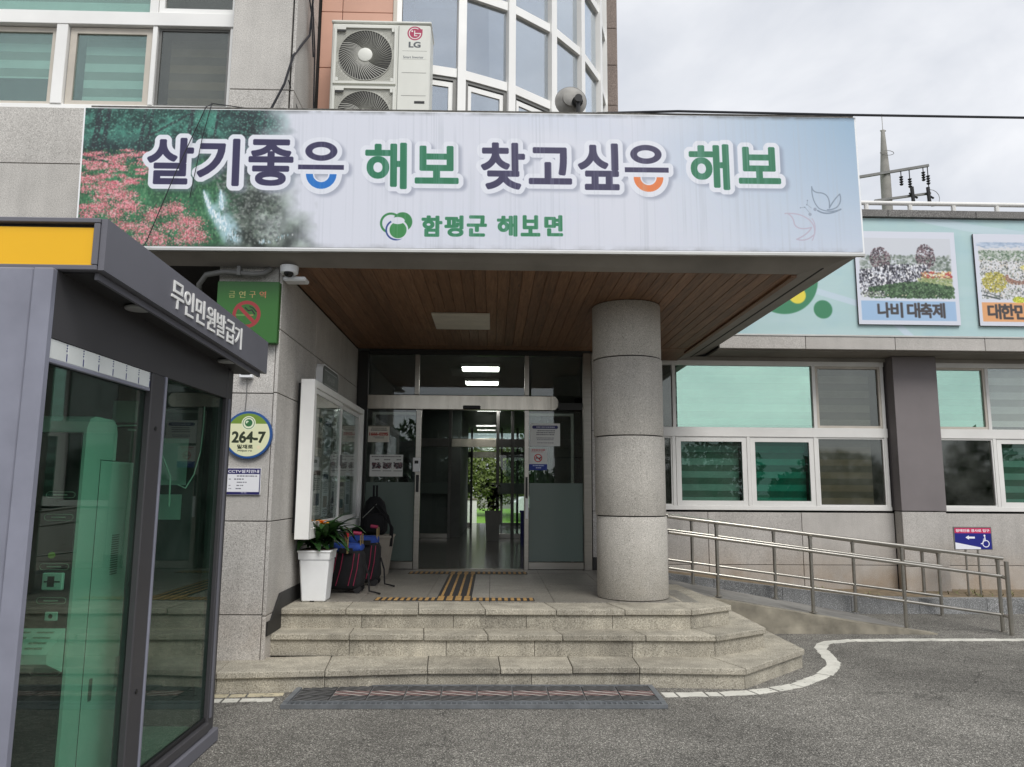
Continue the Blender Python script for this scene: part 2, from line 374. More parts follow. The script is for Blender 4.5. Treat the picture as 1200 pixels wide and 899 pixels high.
LOBF=plain('lobby_floor',S(104,104,100),.14,0,.1,2)
HALLD=plain('dark_trim',S(40,41,40),.5)
PIPE=plain('grey_pipe',S(120,120,118),.5)
# painted print fresh white / lettering
G_CLR=glass('clear_glass',(.86,.92,.90),ior=1.5)
G_DOOR=glass('door_glass',(.66,.74,.71),ior=1.55,add=.02,dirt=.05)
G_KIOSK=glass('green_kiosk_glass',(.40,.70,.54),ior=1.5,add=.0,dirt=.05)
G_MINT=glass('mint_window_glass',(.62,.90,.78),(.72,.98,.86),1.6,.0,.40,.06)
G_TEAL=glass('teal_window_glass',(.34,.52,.46),(.74,.92,.87),1.45,.0,.02,.09)
G_DEEP=glass('deep_teal_glass',(.10,.40,.32),(.70,.95,.87),1.45,.0,.02,.04)
G_GREY=glass('grey_screen_glass',(.42,.42,.37),(.9,.95,.92),1.5,.04,.07,.14)
G_TOW=glass('tower_glass',(.55,.60,.64),(.88,.94,1.0),1.6,.0,.40,.06)
G_UP=glass('upstairs_glass',(.60,.80,.75),(.78,.94,.90),1.5,.0,.12,.05)
G_PALE=glass('pale_window_glass',(.80,.84,.81),(.9,.96,.93),1.5,.0,.14,.06)
FROST,_t,_b=newmat('frosted_film'); _b.inputs['Base Color'].default_value=S(112,126,120); _b.inputs['Roughness'].default_value=.18; _b.inputs['Alpha'].default_value=.93
DISC=plain('downlight_lens',S(170,172,172),.4)
LAMP=emit('lit_ceiling_lamp',(1,.98,.92,1),7.)
# wood soffit
WOOD,_t,_b=newmat('stained_pine'); _co=coords(_t)
_g=noise(_t,_co,5,6,.6,.8,(9,.55,9)); _c=ramp(_t,_g,[(.25,S(88,64,46)),(.5,S(124,91,66)),(.75,S(148,115,88))])
_v=_n(_t,'ShaderNodeTexVoronoi'); _v.inputs['Scale'].default_value=1.0; _mp=_n(_t,'ShaderNodeMapping'); _mp.inputs['Scale'].default_value=(7,1.7,7); _t.links.new(_co,_mp.inputs[0]); _t.links.new(_mp.outputs[0],_v.inputs[0])
_k=rng_map(_t,_v.outputs['Distance'],.45,1,.03,.12); _o=_n(_t,'ShaderNodeObjectInfo')
_c=mul(_t,mul(_t,_c,_k),rng_map(_t,_o.outputs['Random'],.78,1.2)); _t.links.new(_c,_b.inputs['Base Color']); _b.inputs['Roughness'].default_value=.55; bump(_t,_b,_g,.2,.003)
# asphalt
ASPH,_t,_b=newmat('asphalt'); _g=_n(_t,'ShaderNodeNewGeometry'); _P=_g.outputs['Position']
_v=_n(_t,'ShaderNodeTexVoronoi'); _v.inputs['Scale'].default_value=130; _t.links.new(_P,_v.inputs[0])
_sp=noise(_t,_P,116,2,.8); _c=ramp(_t,_sp,[(.30,S(50,48,46)),(.44,S(98,96,91)),(.56,S(118,115,109)),(.68,S(206,203,194))]); _sv=_n(_t,'ShaderNodeSeparateColor'); _t.links.new(_v.outputs['Color'],_sv.inputs[0]); _c=mul(_t,_c,rng_map(_t,_sv.outputs[0],.70,1.30))
_c=mul(_t,_c,rng_map(_t,noise(_t,_P,.55,7,.66,.5),.62,1.26,.3,.7)); _c=mul(_t,_c,rng_map(_t,noise(_t,_P,6,4,.6),.88,1.1,.3,.7))
_cv=_n(_t,'ShaderNodeTexVoronoi',feature='DISTANCE_TO_EDGE'); _cv.inputs['Scale'].default_value=.42; _wn=_n(_t,'ShaderNodeVectorMath',operation='ADD'); _nn=_n(_t,'ShaderNodeTexNoise'); _nn.inputs['Scale'].default_value=2.2; _nn.inputs['Detail'].default_value=5; _t.links.new(_P,_nn.inputs[0]); _t.links.new(_P,_wn.inputs[0]); _t.links.new(_nn.outputs['Color'],_wn.inputs[1]); _t.links.new(_wn.outputs[0],_cv.inputs[0])
_c=mul(_t,_c,rng_map(_t,_cv.outputs['Distance'],.68,1,.002,.009))
_t.links.new(_c,_b.inputs['Base Color']); _t.links.new(rng_map(_t,noise(_t,_P,1.4,4),.75,.95,.3,.7),_b.inputs['Roughness']); _b.inputs['Specular IOR Level'].default_value=.3
_ad=_n(_t,'ShaderNodeMath',operation='ADD'); _t.links.new(_v.outputs['Distance'],_ad.inputs[0]); _t.links.new(_sp,_ad.inputs[1]); bump(_t,_b,_ad.outputs[0],.55,.006)
RAMPM=plain('ramp_concrete',S(132,130,126),.85,0,.22,2.2,0,.25,80)
KERBW=plain('ramp_kerb_concrete',S(138,132,118),.85,0,.32,4,0,.3,70)
GRASS=plain('lawn_green',S(104,150,48),.9,0,.25,12)
LEAF=plain('hedge_leaf',S(84,100,40),.6,0,.35,3,.2)
LEAF2=plain('tree_leaf',S(48,74,34),.6,0,.35,3,.2)
LEAFP=plain('pot_leaf',S(38,70,30),.45,0,.25,20,.2)
LEAFD=plain('indoor_leaf',S(26,44,26),.45,0,.2,20,.2)
ORNG=plain('orange_petal',S(235,150,30),.5)

# ------------------------------------------------------------------ ground
def grid(x0,x1,y0,y1,z,n=1): return MB().quad((x0,y0,z),(x1,y0,z),(x1,y1,z),(x0,y1,z))
struct('ground',grid(-400,400,-400,400,G-.02),plain('far_ground',S(104,108,92),.95,0,.2,.4))
struct('asphalt_yard',grid(-30,40,-30,14,G),ASPH)
# white line round the steps: segments of worn paint
def strip(name,pts,w,mat,z,parent=None,breaks=None):
    P=[Vector((x,y,0)) for x,y in pts]; D=[]
    for a,b in zip(P[:-1],P[1:]):
        n=max(1,int((b-a).length/.11)); D+=[a.lerp(b,i/n) for i in range(n)]
    D.append(P[-1]); t=thing(name,*breaks,(pts[0][0],pts[0][1],G)); t['kind']='structure'
    for i,(a,b) in enumerate(zip(D[:-1],D[1:])):
        da=(D[min(i+1,len(D)-1)]-D[max(i-1,0)]).normalized(); db=(D[min(i+2,len(D)-1)]-D[i]).normalized()
        na,nb=Vector((-da.y,da.x,0)),Vector((-db.y,db.x,0)); j=random.uniform(-.008,.008)
        s=1-(.0 if random.random()<.55 else .14 if i<16 else .05); q=a.lerp(b,s)
        e=[random.uniform(-.013,.010) for _ in range(4)]
        ww=w
        v=[a+na*(ww+e[0]),a-na*(ww+e[1]),q-nb*(ww+e[2]),q+nb*(ww+e[3])]
        m=MB(); m.prism([(p.x,p.y) for p in v],'z',G+.0005,z); obj('paint_segment',m,mat,t)
    return t
strip('road_marking',[(1.337,6.049),(1.802,6.079),(2.071,6.131),(2.273,6.216),(2.498,6.348),(2.679,6.498),(2.892,6.707),(3.067,6.943),(3.169,7.153),(3.254,7.486),(3.325,7.783),(3.425,7.977),(3.55,8.106),(3.861,8.203),(4.588,8.24),(5.702,8.25),(9.5,8.3)],.062,LINE,G+.004,breaks=('cracked white painted line curving round the foot of the steps to the ramp','road marking'))
strip('road_marking',[(-2.6,5.86),(-2.1,5.89),(-1.6,5.925)],.045,LINE,G+.004,breaks=('short worn white line left of the drain grate','road marking'))
strip('road_marking',[(-2.6,5.972),(-2.1,6.012),(-1.58,6.068)],.045,LINEC,G+.004,breaks=('cream painted strip along the foot of the bottom step beside the kiosk','road marking'))

# ------------------------------------------------------------------ drain grate
gt=thing('drain_grate','long dark steel drain grate with a red and white striped middle row before the steps','grate',(-.1,5.95,G),None)
GX0,GX1,GY0,GY1=-1.50,1.29,5.68,6.235; GM=plain('galvanised_dark',S(124,128,132),.5,.4,.15,8); GMW=plain('grate_white_paint',S(196,184,178),.6); GMR=plain('grate_red_paint',S(150,120,116),.6); GMD=plain('grate_grey',S(112,112,112),.6,.3,.15,8)
m=MB(); m.box(GX0,GX1,GY0+.075,GY0+.095,G+.003,G+.035); m.box(GX0,GX1,GY0,GY0+.02,G+.003,G+.03); m.box(GX0,GX1,GY1-.02,GY1,G+.003,G+.035); m.box(GX0,GX0+.04,GY0+.02,GY0+.075,G+.003,G+.03);m.box(GX1-.04,GX1,GY0+.02,GY0+.075,G+.003,G+.03); m.box(GX0,GX0+.04,GY0+.095,GY1-.02,G+.003,G+.035); m.box(GX1-.04,GX1,GY0+.095,GY1-.02,G+.003,G+.035)
obj('grate_frame',m,GM,gt)
obj('dark_pit_plate',MB().box(GX0+.01,GX1-.01,GY0+.01,GY1-.01,G+.0006,G+.005),BLK,gt)  # black plate stands in for the shaded pit below the bars
m=MB(); n=70
for i in range(n):
    x=GX0+.05+(GX1-GX0-.1)*i/(n-1); m.box(x-.006,x+.006,GY0+.02,GY0+.075,G+.006,G+.026)
obj('comb_bars',m,GM,gt)
GMS=plain('grate_side_shade',S(46,46,46),.8)  # shade between the bars, put into the colour of their sides
def clipy(P,lim,up):
    o=[]
    for i,p in enumerate(P):
        q=P[i-1]; a=(p[1]-lim)*(1 if up else -1); b=(q[1]-lim)*(1 if up else -1)
        if (a>=0)!=(b>=0): t=b/(b-a); o.append((q[0]+(p[0]-q[0])*t,lim))
        if a>=0: o.append(p)
    return o
nc=10; cw=(GX1-GX0-.08)/nc; ry0=GY0+.095; ch=(GY1-.02-ry0)/3
_cm={}
for i in range(nc):
    for j in range(3):
        key=(j==1 and 0<i<nc); x=GX0+.04+i*cw; y=ry0+j*ch
        if key not in _cm:
            b=MB(); b.box(.0,.010,0,ch,.004,.022); b.box(.010,cw,0,.006,.004,.022)
            for q in range(7):
                a=.005+q*.037; P_=clipy(clipy([(.012,a),(cw-.001,a-.095),(cw-.001,a-.095+.019),(.012,a+.019)],.008,True),ch-.001,False)
                if len(P_)<3: continue
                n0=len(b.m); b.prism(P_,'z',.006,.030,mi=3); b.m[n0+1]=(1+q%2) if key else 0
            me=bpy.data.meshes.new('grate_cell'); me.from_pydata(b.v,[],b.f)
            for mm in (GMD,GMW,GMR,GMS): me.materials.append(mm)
            me.polygons.foreach_set('material_index',b.m); _cm[key]=me
        link('grate_cell',_cm[key],(x,y,G),gt)

# ------------------------------------------------------------------ entrance steps
Z1,Z2,Z3=.20,.38,.55
st=thing('entrance_steps','weathered granite entrance steps with an angled right end below the column','steps',(0,6.9,G))
def offset_line(pts,d):
    out=[]
    for i,p in enumerate(pts):
        p=Vector(p); a=(Vector(pts[i])-Vector(pts[i-1])).normalized() if i>0 else None; b=(Vector(pts[i+1])-Vector(pts[i])).normalized() if i<len(pts)-1 else None
        a=a or b; b=b or a; na,nb=Vector((-a.y,a.x)),Vector((-b.y,b.x)); k=(na+nb); k=k/ (k.length_squared/2) if k.length>1e-6 else na
        out.append(p+k*d)
    return out
def course(front,depth,ztop,zbot,thick=.05,over=.022,seed=0,riserdepth=.1,pitch=.62):
    """a step: tread stones along a polyline and riser stones below"""
    r=random.Random(seed)
    inner=offset_line(front,depth); rf=offset_line(front,over); rb=offset_line(front,over+riserdepth)
    for i in range(len(front)-1):
        a,b=Vector(front[i]),Vector(front[i+1]); ia,ib=inner[i],inner[i+1]; l=(b-a).length; n=max(1,round(l/pitch)); ts=[0]+[ (k+r.uniform(-.08,.08))/n for k in range(1,n)]+[1]
        for t0,t1 in zip(ts[:-1],ts[1:]):
            e=.0025/l; u0,u1=t0+e,t1-e; dz=r.uniform(-.002,.002)
            m=MB(); m.prism([a.lerp(b,u0),a.lerp(b,u1),ia.lerp(ib,u1),ia.lerp(ib,u0)],'z',ztop-thick+dz,ztop+dz); o=obj('tread_stone',m,GRS,st); bv=o.modifiers.new('b','BEVEL'); bv.width=.007; bv.segments=2
        c,d=rf[i],rf[i+1]; ic,id_=rb[i],rb[i+1]; n2=max(1,round(l/(pitch*1.25))); ts=[0]+[(k+r.uniform(-.15,.15))/n2 for k in range(1,n2)]+[1]
        for t0,t1 in zip(ts[:-1],ts[1:]):
            e=.0025/l; u0,u1=t0+e,t1-e; j=r.uniform(-.003,.003)
            m=MB(); m.prism([c.lerp(d,u0),c.lerp(d,u1),ic.lerp(id_,u1),ic.lerp(id_,u0)],'z',zbot,ztop-thick-.004); obj('riser_stone',m,GRS,st)
F1=[(-3.0,5.98),(-2.1,6.07),(-1.29,6.15),(-.5,6.245),(1.2,6.265),(2.045,6.21),(2.83,6.965),(2.815,7.95)]
F2=[(-1.885,6.66),(1.93,6.62),(2.50,7.0),(2.50,8.7)]
F3=[(-1.875,6.93),(1.80,6.90),(2.25,7.19),(2.12,8.75)]
course(F1,.52,Z1,G,seed=1); course(F2,.42,Z2,Z1,seed=2); course(F3,.42,Z3,Z2,seed=3)
# core under the treads so that joints stay dark
m=MB(); m.prism([(-3,6.3),(-2.1,6.3),(-.5,6.36),(2.0,6.36),(2.7,7.05),(2.7,8.7),(-3,8.7)],'z',G,Z1-.06); m.prism([(-1.88,6.78),(1.88,6.75),(2.38,7.05),(2.38,10),(-1.88,10)],'z',Z1-.06,Z2-.055); obj('step_core',m,CONC,st)
# landing tiles
r=random.Random(5); tx=[-1.875+.62*i for i in range(8)]; ty=[7.36+.62*i for i in range(6)]
obj('landing_bed',MB().prism([(-1.88,7.2),(2.0,7.2),(2.1,7.4),(2.0,8.75),(2.0,10.28),(-1.88,10.28)],'z',Z2,Z3-.012),JOINT,st)
for i in range(len(tx)-1):
    for j in range(5):
        x0,x1=tx[i],min(tx[i+1],2.0); 
        if x1-x0<.1: continue
        piece(st,'landing_tile',x0+.0015,x1-.0015,ty[j]+.0015,min(ty[j+1],10.28)-.0015,Z3-.03,Z3+r.uniform(-.0012,.0008),TILE,.002)
# tactile bars on the landing
tb=thing('tactile_paving','yellow and black tactile guide strips leading over the landing to the doors','tactile paving',(-.3,8.5,Z3))
TY=plain('tactile_yellow',S(166,132,80),.7,0,.2,14,.08); TK=plain('tactile_black',S(40,40,42),.7)
def bars(x0,x1,y0,y1,pitch,frac,name='tactile_bar'):
    obj('tactile_base',MB().box(x0,x1,y0,y1,Z3+.001,Z3+.004),TK,tb); n=int(round((x1-x0)/pitch))
    for i in range(n):
        xa=x0+(i+.5)*(x1-x0)/n; w=(x1-x0)/n*frac/2; piece(tb,name,xa-w,xa+w,y0+.012,y1-.012,Z3+.004,Z3+.009,TY,.002)
bars(-1.12,-.53,7.40,7.60,.062,.56); bars(-.19,.42,7.40,7.60,.062,.56); bars(-.53,-.19,7.40,7.70,.085,.7)
bars(-1.05,-.53,9.72,9.98,.062,.5); bars(-.19,.46,9.72,9.98,.062,.5); bars(-.53,-.19,9.66,9.98,.085,.62)
for k in range(13): bars(-.53,-.19,7.702+k*.1505,7.702+k*.1505+.149,.085,.30)

# ------------------------------------------------------------------ office building (left block)
ob=thing('office_building','grey granite office block with white upstairs windows left of the entrance','building',(-2.2,8,G))
WX=-1.87
def stones(parent,name,xs,ys,zs,mat,axis,pos,depth,gap=.008,rnd=1):
    """cladding stones on a plane; axis 'y' faces -Y at pos, axis 'x' faces +X at pos"""
    for a,b in zip((ys if axis=='x' else xs)[:-1],(ys if axis=='x' else xs)[1:]):
        for c,d in zip(zs[:-1],zs[1:]):
            g=gap/2
            if axis=='y': piece(parent,name,a+g,b-g,pos,pos+depth,c+g,d-g,mat)
            else: piece(parent,name,pos-depth,pos,a+g,b-g,c+g,d-g,mat)
PZ=[G,.56,1.327,2.417,2.985,3.60]; UZ=[4.0,5.226,6.35,7.5]
obj('wall_core',MB().box(-2.40,WX-.03,6.53,10.3,G,3.62).box(-2.40,WX-.03,6.53,7.28,3.62,7.5).box(-9,-2.42,6.66,6.9,3.62,5.09).box(-9,-2.40,6.9,20,3.7,9.5).box(-9,-2.45,8.0,8.3,G,3.62).box(-2.40,-1.0,7.33,10,4.5,9.5),JOINT,ob)
stones(ob,'granite_panel',[-2.43,WX-.032],None,PZ,GR,'y',6.50,.03)
stones(ob,'granite_panel',[-2.45,WX-.032],None,UZ,GR,'y',6.50,.03)
stones(ob,'granite_panel',None,[6.50,7.82,9.05,10.28],[G,.55,1.327,2.425,2.985,3.52],GR,'x',WX,.03)
stones(ob,'granite_panel',None,[6.50,7.27],UZ,GR,'x',WX+.01,.03)
stones(ob,'granite_panel',[-7.5,-6.2,-4.95,-3.7,-2.455],None,[3.66,4.53,5.08],GR,'y',6.62,.03)
stones(ob,'peach_panel',[-1.84,-1.62,-1.09],None,[5.0,5.93,6.56,7.4,8.2],PEACH,'y',7.30,.03,.006)
obj('tower_edge_trim',MB().box(-1.09,-1.05,7.285,7.34,4.95,9,.004),BEIGE,ob)
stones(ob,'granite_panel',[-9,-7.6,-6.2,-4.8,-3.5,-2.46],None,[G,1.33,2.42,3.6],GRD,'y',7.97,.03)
# black skirting up the steps
m=MB(); m.prism([(6.52,.385),(6.52,.50),(6.62,.50),(6.86,.69),(10.2,.70),(10.2,.555),(6.93,.555),(6.93,.385)],'x',WX+.002,WX+.014); obj('skirting',m,RUB,ob)
# upstairs window
def ringbox(m,x0,x1,z0,z1,y0,y1,w,wb=None,c=0):
    wb=wb or w; m.box(x0,x1,y0,y1,z1-w,z1,c); m.box(x0,x1,y0,y1,z0,z0+wb,c); m.box(x0,x0+w,y0,y1,z0+wb,z1-w,c); m.box(x1-w,x1,y0,y1,z0+wb,z1-w,c); return m
def pane(parent,x0,x1,z0,z1,y,mat,name='pane'): return obj(name,MB().box(x0,x1,y,y+.006,z0,z1),mat,parent)
def blind(parent,x0,x1,z0,z1,y,h,mat,mat2,name='blind_band'):
    z=z1; k=0
    while z>z0+.005:
        b=max(z0,z-h); piece(parent,name,x0,x1,y+(0 if k%2 else .002),y+.003+(0 if k%2 else .002),b,z,mat if k%2 else mat2,.0004); z=b; k+=1
m=MB(); m.box(-7.5,-2.47,6.66,6.75,5.08,5.135,.004); m.box(-7.5,-2.47,6.645,6.75,5.935,6.07,.004); m.box(-4.15,-4.045,6.65,6.75,5.136,5.934,.004); m.box(-3.255,-3.21,6.655,6.74,5.136,5.934,.004); m.box(-2.53,-2.47,6.66,6.75,5.136,5.934,.004)
m.box(-3.30,-3.22,6.655,6.75,6.071,7.1,.004); m.box(-7.5,-2.47,6.66,6.75,7.1,7.16,.004); m.box(-5.6,-5.5,6.65,6.75,5.136,5.934,.004)
uw=obj('window',m,WHITE,ob)
m=ringbox(MB(),-4.035,-3.262,5.137,5.925,6.69,6.72,.06,.05); ringbox(m,-5.49,-4.16,5.137,5.925,6.70,6.73,.05,.04); obj('sash',m,BEIGE,uw)
obj('sash',ringbox(MB(),-3.205,-2.535,5.137,5.93,6.69,6.715,.022),GREY,uw); obj('sash',ringbox(MB(),-3.215,-2.475,6.075,7.08,6.665,6.71,.05),WHITE,uw)
pane(uw,-3.97,-3.325,5.19,5.86,6.705,G_UP); pane(uw,-5.43,-4.21,5.18,5.87,6.715,G_UP); pane(uw,-3.18,-2.56,5.16,5.905,6.70,G_GREY,'screen_pane'); pane(uw,-7.4,-3.31,6.08,7.1,6.70,G_UP); pane(uw,-3.16,-2.53,6.13,7.02,6.69,G_GREY,'screen_pane')
blind(uw,-3.94,-3.28,5.14,5.88,6.80,.085,BANDG,SHEER); blind(uw,-5.4,-4.16,5.46,5.9,6.80,.085,BANDG,SHEER); blind(uw,-7.4,-3.3,6.08,7.1,6.80,.12,BANDG,SHEER); blind(uw,-3.15,-2.52,5.15,5.9,6.83,.085,BAND,SHEER)
# ------------------------------------------------------------------ curved stair tower
tw=thing('stair_tower','curved glass stair tower with white mullions rising behind the canopy','stair tower',(-1.41,10.29,4.8))
TC=Vector((-1.41,10.29,0)); TR=2.98
ANG=[7,20.3,31.8,43.9,55.6,68.2,80.5,93]
def tp(a,r=TR,z=0): return Vector((TC.x+r*math.sin(R(a)),TC.y-r*math.cos(R(a)),z))
TZ=[4.85,6.0,6.963,7.93,9.2]
for i,a in enumerate(ANG):
    p=tp(a); d=(p-TC).normalized(); t=Vector((-d.y,d.x,0)); m=MB(); w=.045 if a<60 else .05
    q=[p+d*.03+t*w,p+d*.03-t*w,p-d*.09-t*w,p-d*.09+t*w]; m.prism([(v.x,v.y) for v in q],'z',4.8,9.2); obj('mullion',m,WHITE,tw)
for i in range(len(ANG)-1):
    a,b=tp(ANG[i]),tp(ANG[i+1]); d=((a+b)/2-TC).normalized(); t=(b-a).normalized(); a1,b1=a+t*.05,b-t*.05
    for z in TZ[1:]:
        m=MB(); q=[a1+d*.012,b1+d*.012,b1-d*.08,a1-d*.08]; m.prism([(v.x,v.y) for v in q],'z',z-.05,z+.05); obj('transom',m,WHITE,tw)
    for z0,z1 in zip(TZ[:-1],TZ[1:]):
        q=[a1-d*.03,b1-d*.03,b1-d*.036,a1-d*.036]; m=MB(); m.prism([(v.x,v.y) for v in q],'z',z0+.05,z1-.05); obj('pane',m,G_TOW,tw)
    # opening lights in the lowest row
    fr=[];
    for (u0,u1,w0,w1,mat,off) in ((.0,1.,4.9,5.95,GREY,.0),(.045,.955,4.9,5.90,WHITE,-.012)):
        A,B=a1.lerp(b1,u0)+d*off,a1.lerp(b1,u1)+d*off; wd=.035 if mat is GREY else .055; m=MB(); k=(B-A).normalized()
        for (s,e,zz0,zz1) in ((A,B,w1-wd,w1),(A,A+k*wd,w0,w1-wd),(B-k*wd,B,w0,w1-wd)):
            q=[s-d*.004,e-d*.004,e-d*.025,s-d*.025]; m.prism([(v.x,v.y) for v in q],'z',zz0,zz1)
        obj('casement',m,mat,tw)
obj('tower_interior',MB().box(-3.3,1.3,10.4,10.5,4.8,9.2).box(-2.7,-.1,8.35,10.39,7.35,7.5),plain('tower_wall',S(150,152,156),.9),tw)
# granite corner pier behind the tower
bp=thing('corner_pier','brown granite corner pier right of the curved glass tower','pier',(1.7,10.4,4.8))
GRB=granite('brown_granite',S(134,120,112),S(100,90,84),S(160,148,140),70,.75,.06)
obj('pier_core',MB().box(1.56,1.735,10.13,10.6,4.8,9.3),JOINT,bp)
zz=[4.8,5.35,6.0,6.62,7.1,7.72,8.3,8.9,9.3]
for a,b in zip(zz[:-1],zz[1:]):
    piece(bp,'granite_panel',1.55,1.745,10.10,10.13,a+.004,b-.004,GRB); piece(bp,'granite_panel',1.735,1.762,10.13,10.6,a+.004,b-.004,GRB)

# ------------------------------------------------------------------ canopy
def zt(x): return .0062*x
cp=thing('entrance_canopy','deep concrete canopy over the steps lined with stained pine boards','canopy',(0,8,3.53))
CX0,CX1,CY0=-3.52,3.19,6.25
m=MB()
o=[(CX0,CY0),(CX1,CY0),(CX1,11.1),(CX0,11.1)]; i_=[(CX0,6.45),(2.72,6.45),(2.72,10.98),(CX0,10.98)]
def P3(p,z): return (p[0],p[1],z+zt(p[0]))
V=[P3(p,3.636) for p in o]+[(p[0],p[1],3.53) for p in i_]+[P3(p,4.80) for p in o]+[(i_[1][0],i_[1][1],3.60),(i_[0][0],i_[0][1],3.60),(i_[2][0],i_[2][1],3.60),(i_[3][0],i_[3][1],3.60)]
m.add(V,[(0,4,5,1),(1,5,6,2),(8,9,10,11)[::-1],(0,1,9,8),(1,2,10,9),(3,0,8,11),(2,3,11,10),(4,13,12,5),(5,12,14,6)])
obj('concrete_slab',m,FASC,cp)
obj('slab_soffit',MB().box(CX0+.01,2.95,6.44,10.97,3.585,3.66),JOINT,cp)
r=random.Random(3); x=WX; nb=41; bw=(2.715-WX)/nb
for k in range(nb):
    piece(cp,'soffit_board',x+.0013,x+bw-.0013,6.455,10.0,3.53+r.uniform(-.0012,.0012),3.552,WOOD,.003); x+=bw
piece(cp,'soffit_board',WX,2.715,10.003,10.118,3.528,3.552,WOOD); piece(cp,'soffit_board',WX,2.715,10.122,10.27,3.53,3.552,WOOD); piece(cp,'soffit_board',1.36,2.715,10.273,10.96,3.53,3.552,WOOD)
obj('edge_batten',MB().box(2.66,2.712,6.46,10.25,3.505,3.528,.003),WOOD,cp)
obj('coping_strip',MB().prism([(CX0,4.801+zt(CX0)),(CX1,4.801+zt(CX1)),(CX1,4.915+zt(CX1)),(CX0,4.915+zt(CX0))],'y',6.225,6.40),plain('grimy_coping',S(92,90,86),.9,0,.35,20),cp)

# banner print
cv=Canvas(908,163,3,(214,217,228)); H_,W_=cv.H,cv.W
n1_=vnoise(H_,W_,4,2,5,1); n2_=vnoise(H_,W_,60,11,4,2); n3_=vnoise(H_,W_,14,3,5,3)
u=cv.X; v=cv.Y
cv.blend(np.clip((u-640)/330,0,1)*np.clip(1-v/185,0,1)**.8*(.7+.6*n1_),(128,166,196)); cv.blend(np.clip((u-330)/260,0,1)*.35*np.clip((n1_-.4)*3,0,1),(190,202,222))
# forest photograph on the left
ed=np.clip((262-u+ (n3_-.5)*110)/60,0,1)
fo=np.zeros((H_,W_,3)); fo[:]=np.array((36,66,62))/255; k=np.clip((n2_-.42)*4,0,1)[...,None]; fo=fo*(1-k)+k*np.array((74,140,124))/255
k=(np.clip((v-55+(n3_-.5)*60)/22,0,1))[...,None]; g2=np.array((52,104,72))/255*(.55+.9*n2_[...,None]); fo=fo*(1-k)+g2*k
dk=np.clip(1-np.abs(v-48+(n3_-.5)*40)/22,0,1)[...,None]*.75; fo=fo*(1-dk)+np.array((30,38,44))/255*dk
dk=np.clip((u-150)/30,0,1)*np.clip((235-u)/40,0,1)*np.clip((105-v)/30,0,1); dk=(dk*.85)[...,None]; fo=fo*(1-dk)+np.array((30,38,44))/255*dk
rk=np.clip((u-165+(v-90)*.2)/30,0,1)*np.clip((v-70)/25,0,1); rk=(rk*.85)[...,None]; rc=np.array((108,114,108))/255*(.35+1.25*np.clip((n2_-.3)*2.0,0,1)[...,None]); fo=fo*(1-rk)+rc*rk
ph=Canvas(908,163,3); ph.a=fo
for x,w in ((14,7),(24,5),(66,4),(74,3),(120,5),(150,3),(206,4)): ph.line([(x+4,0),(x-3,62)],w,(38,44,50),.9)
ph.line([(60,42),(96,20),(120,6)],3,(40,46,50),.8)
rr=random.Random(8)
for i in range(9000):
    x,y=rr.uniform(0,230),rr.uniform(0,160); 
    if y<50: c=rr.choice([(60,120,108),(92,160,142),(34,60,58),(120,180,160)]); ph.splat(x,y,rr.uniform(.5,1.3),c,.55)
    elif x<150+ (y-60)*.2: c=rr.choice([(44,96,58),(70,128,84),(120,165,122),(28,60,44)]); ph.splat(x,y,rr.uniform(.4,1.6),c,.5,rr.uniform(.8,2.6))
    else: c=rr.choice([(60,66,64),(140,146,140),(96,104,98),(40,46,46),(170,176,172)]); ph.splat(x,y,rr.uniform(.5,2.2),c,.45)
def bloom(cx,cy,rx,ry,n):
    for i in range(n):
        x,y=cx+rx*rr.gauss(0,.52),cy+ry*rr.gauss(0,.5)
        if y<48: continue
        c=rr.choice([(228,138,150),(218,112,128),(238,170,176),(206,98,112),(246,204,206),(160,84,90),(92,104,80)]); l=rr.uniform(.35,1.0); ph.splat(x,y,l,c,.8,rr.uniform(.4,1.2))
for i in range(64): 
    y=rr.uniform(50,92); bloom(rr.uniform(-4,120)*(1-(92-y)/160),y,rr.uniform(5,13),rr.uniform(1.5,3.4),90)
for i in range(26): bloom(rr.uniform(0,62),rr.uniform(92,118),rr.uniform(6,12),rr.uniform(3,6),110)
for cx,cy in ((8,128),(20,120),(40,126),(62,118),(80,128),(98,122),(70,142),(88,150),(105,140),(118,132),(126,146),(120,155),(96,158),(72,156),(54,140),(134,136),(16,152),(36,150),(110,118),(140,152)): bloom(cx+rr.uniform(-3,3),cy,rr.uniform(9,15),rr.uniform(6,10),330)
def fall(pts,w,n):
    for i in range(n):
        k=rr.random()*(len(pts)-1); a=int(k); f=k-a; x=pts[a][0]*(1-f)+pts[a+1][0]*f; y=pts[a][1]*(1-f)+pts[a+1][1]*f
        ph.splat(x+rr.gauss(0,w*(.35+.3*k)),y+rr.uniform(-2,2),rr.uniform(.4,1.1),rr.choice([(236,244,248),(196,222,232),(250,252,252),(150,190,206)]),.7,rr.uniform(1,3.2))
wf=Canvas(908,163,3,(0,0,0)); wf.poly([(139,99),(145,98),(150,113),(157,113),(157,99),(165,98),(168,117),(177,131),(188,150),(186,160),(168,160),(158,144),(148,126)],(255,255,255)); wm=wf.blur(wf.a[...,0],7)*np.clip(n2_*2.4-.35,0,1); ph.blend(wm,(176,206,216),.85); fall([(141,100),(145,110),(149,120)],1.1,110); fall([(160,98),(161,108),(162,118)],1.2,120); fall([(148,119),(158,128),(168,140),(180,156)],3.6,260); fall([(206,158),(224,155),(244,147)],3,24)
for k in range(3): ph.a[...,k]=ph.blur(ph.a[...,k],1)
cv.a=cv.a*(1-ed[...,None])+ph.a*ed[...,None]
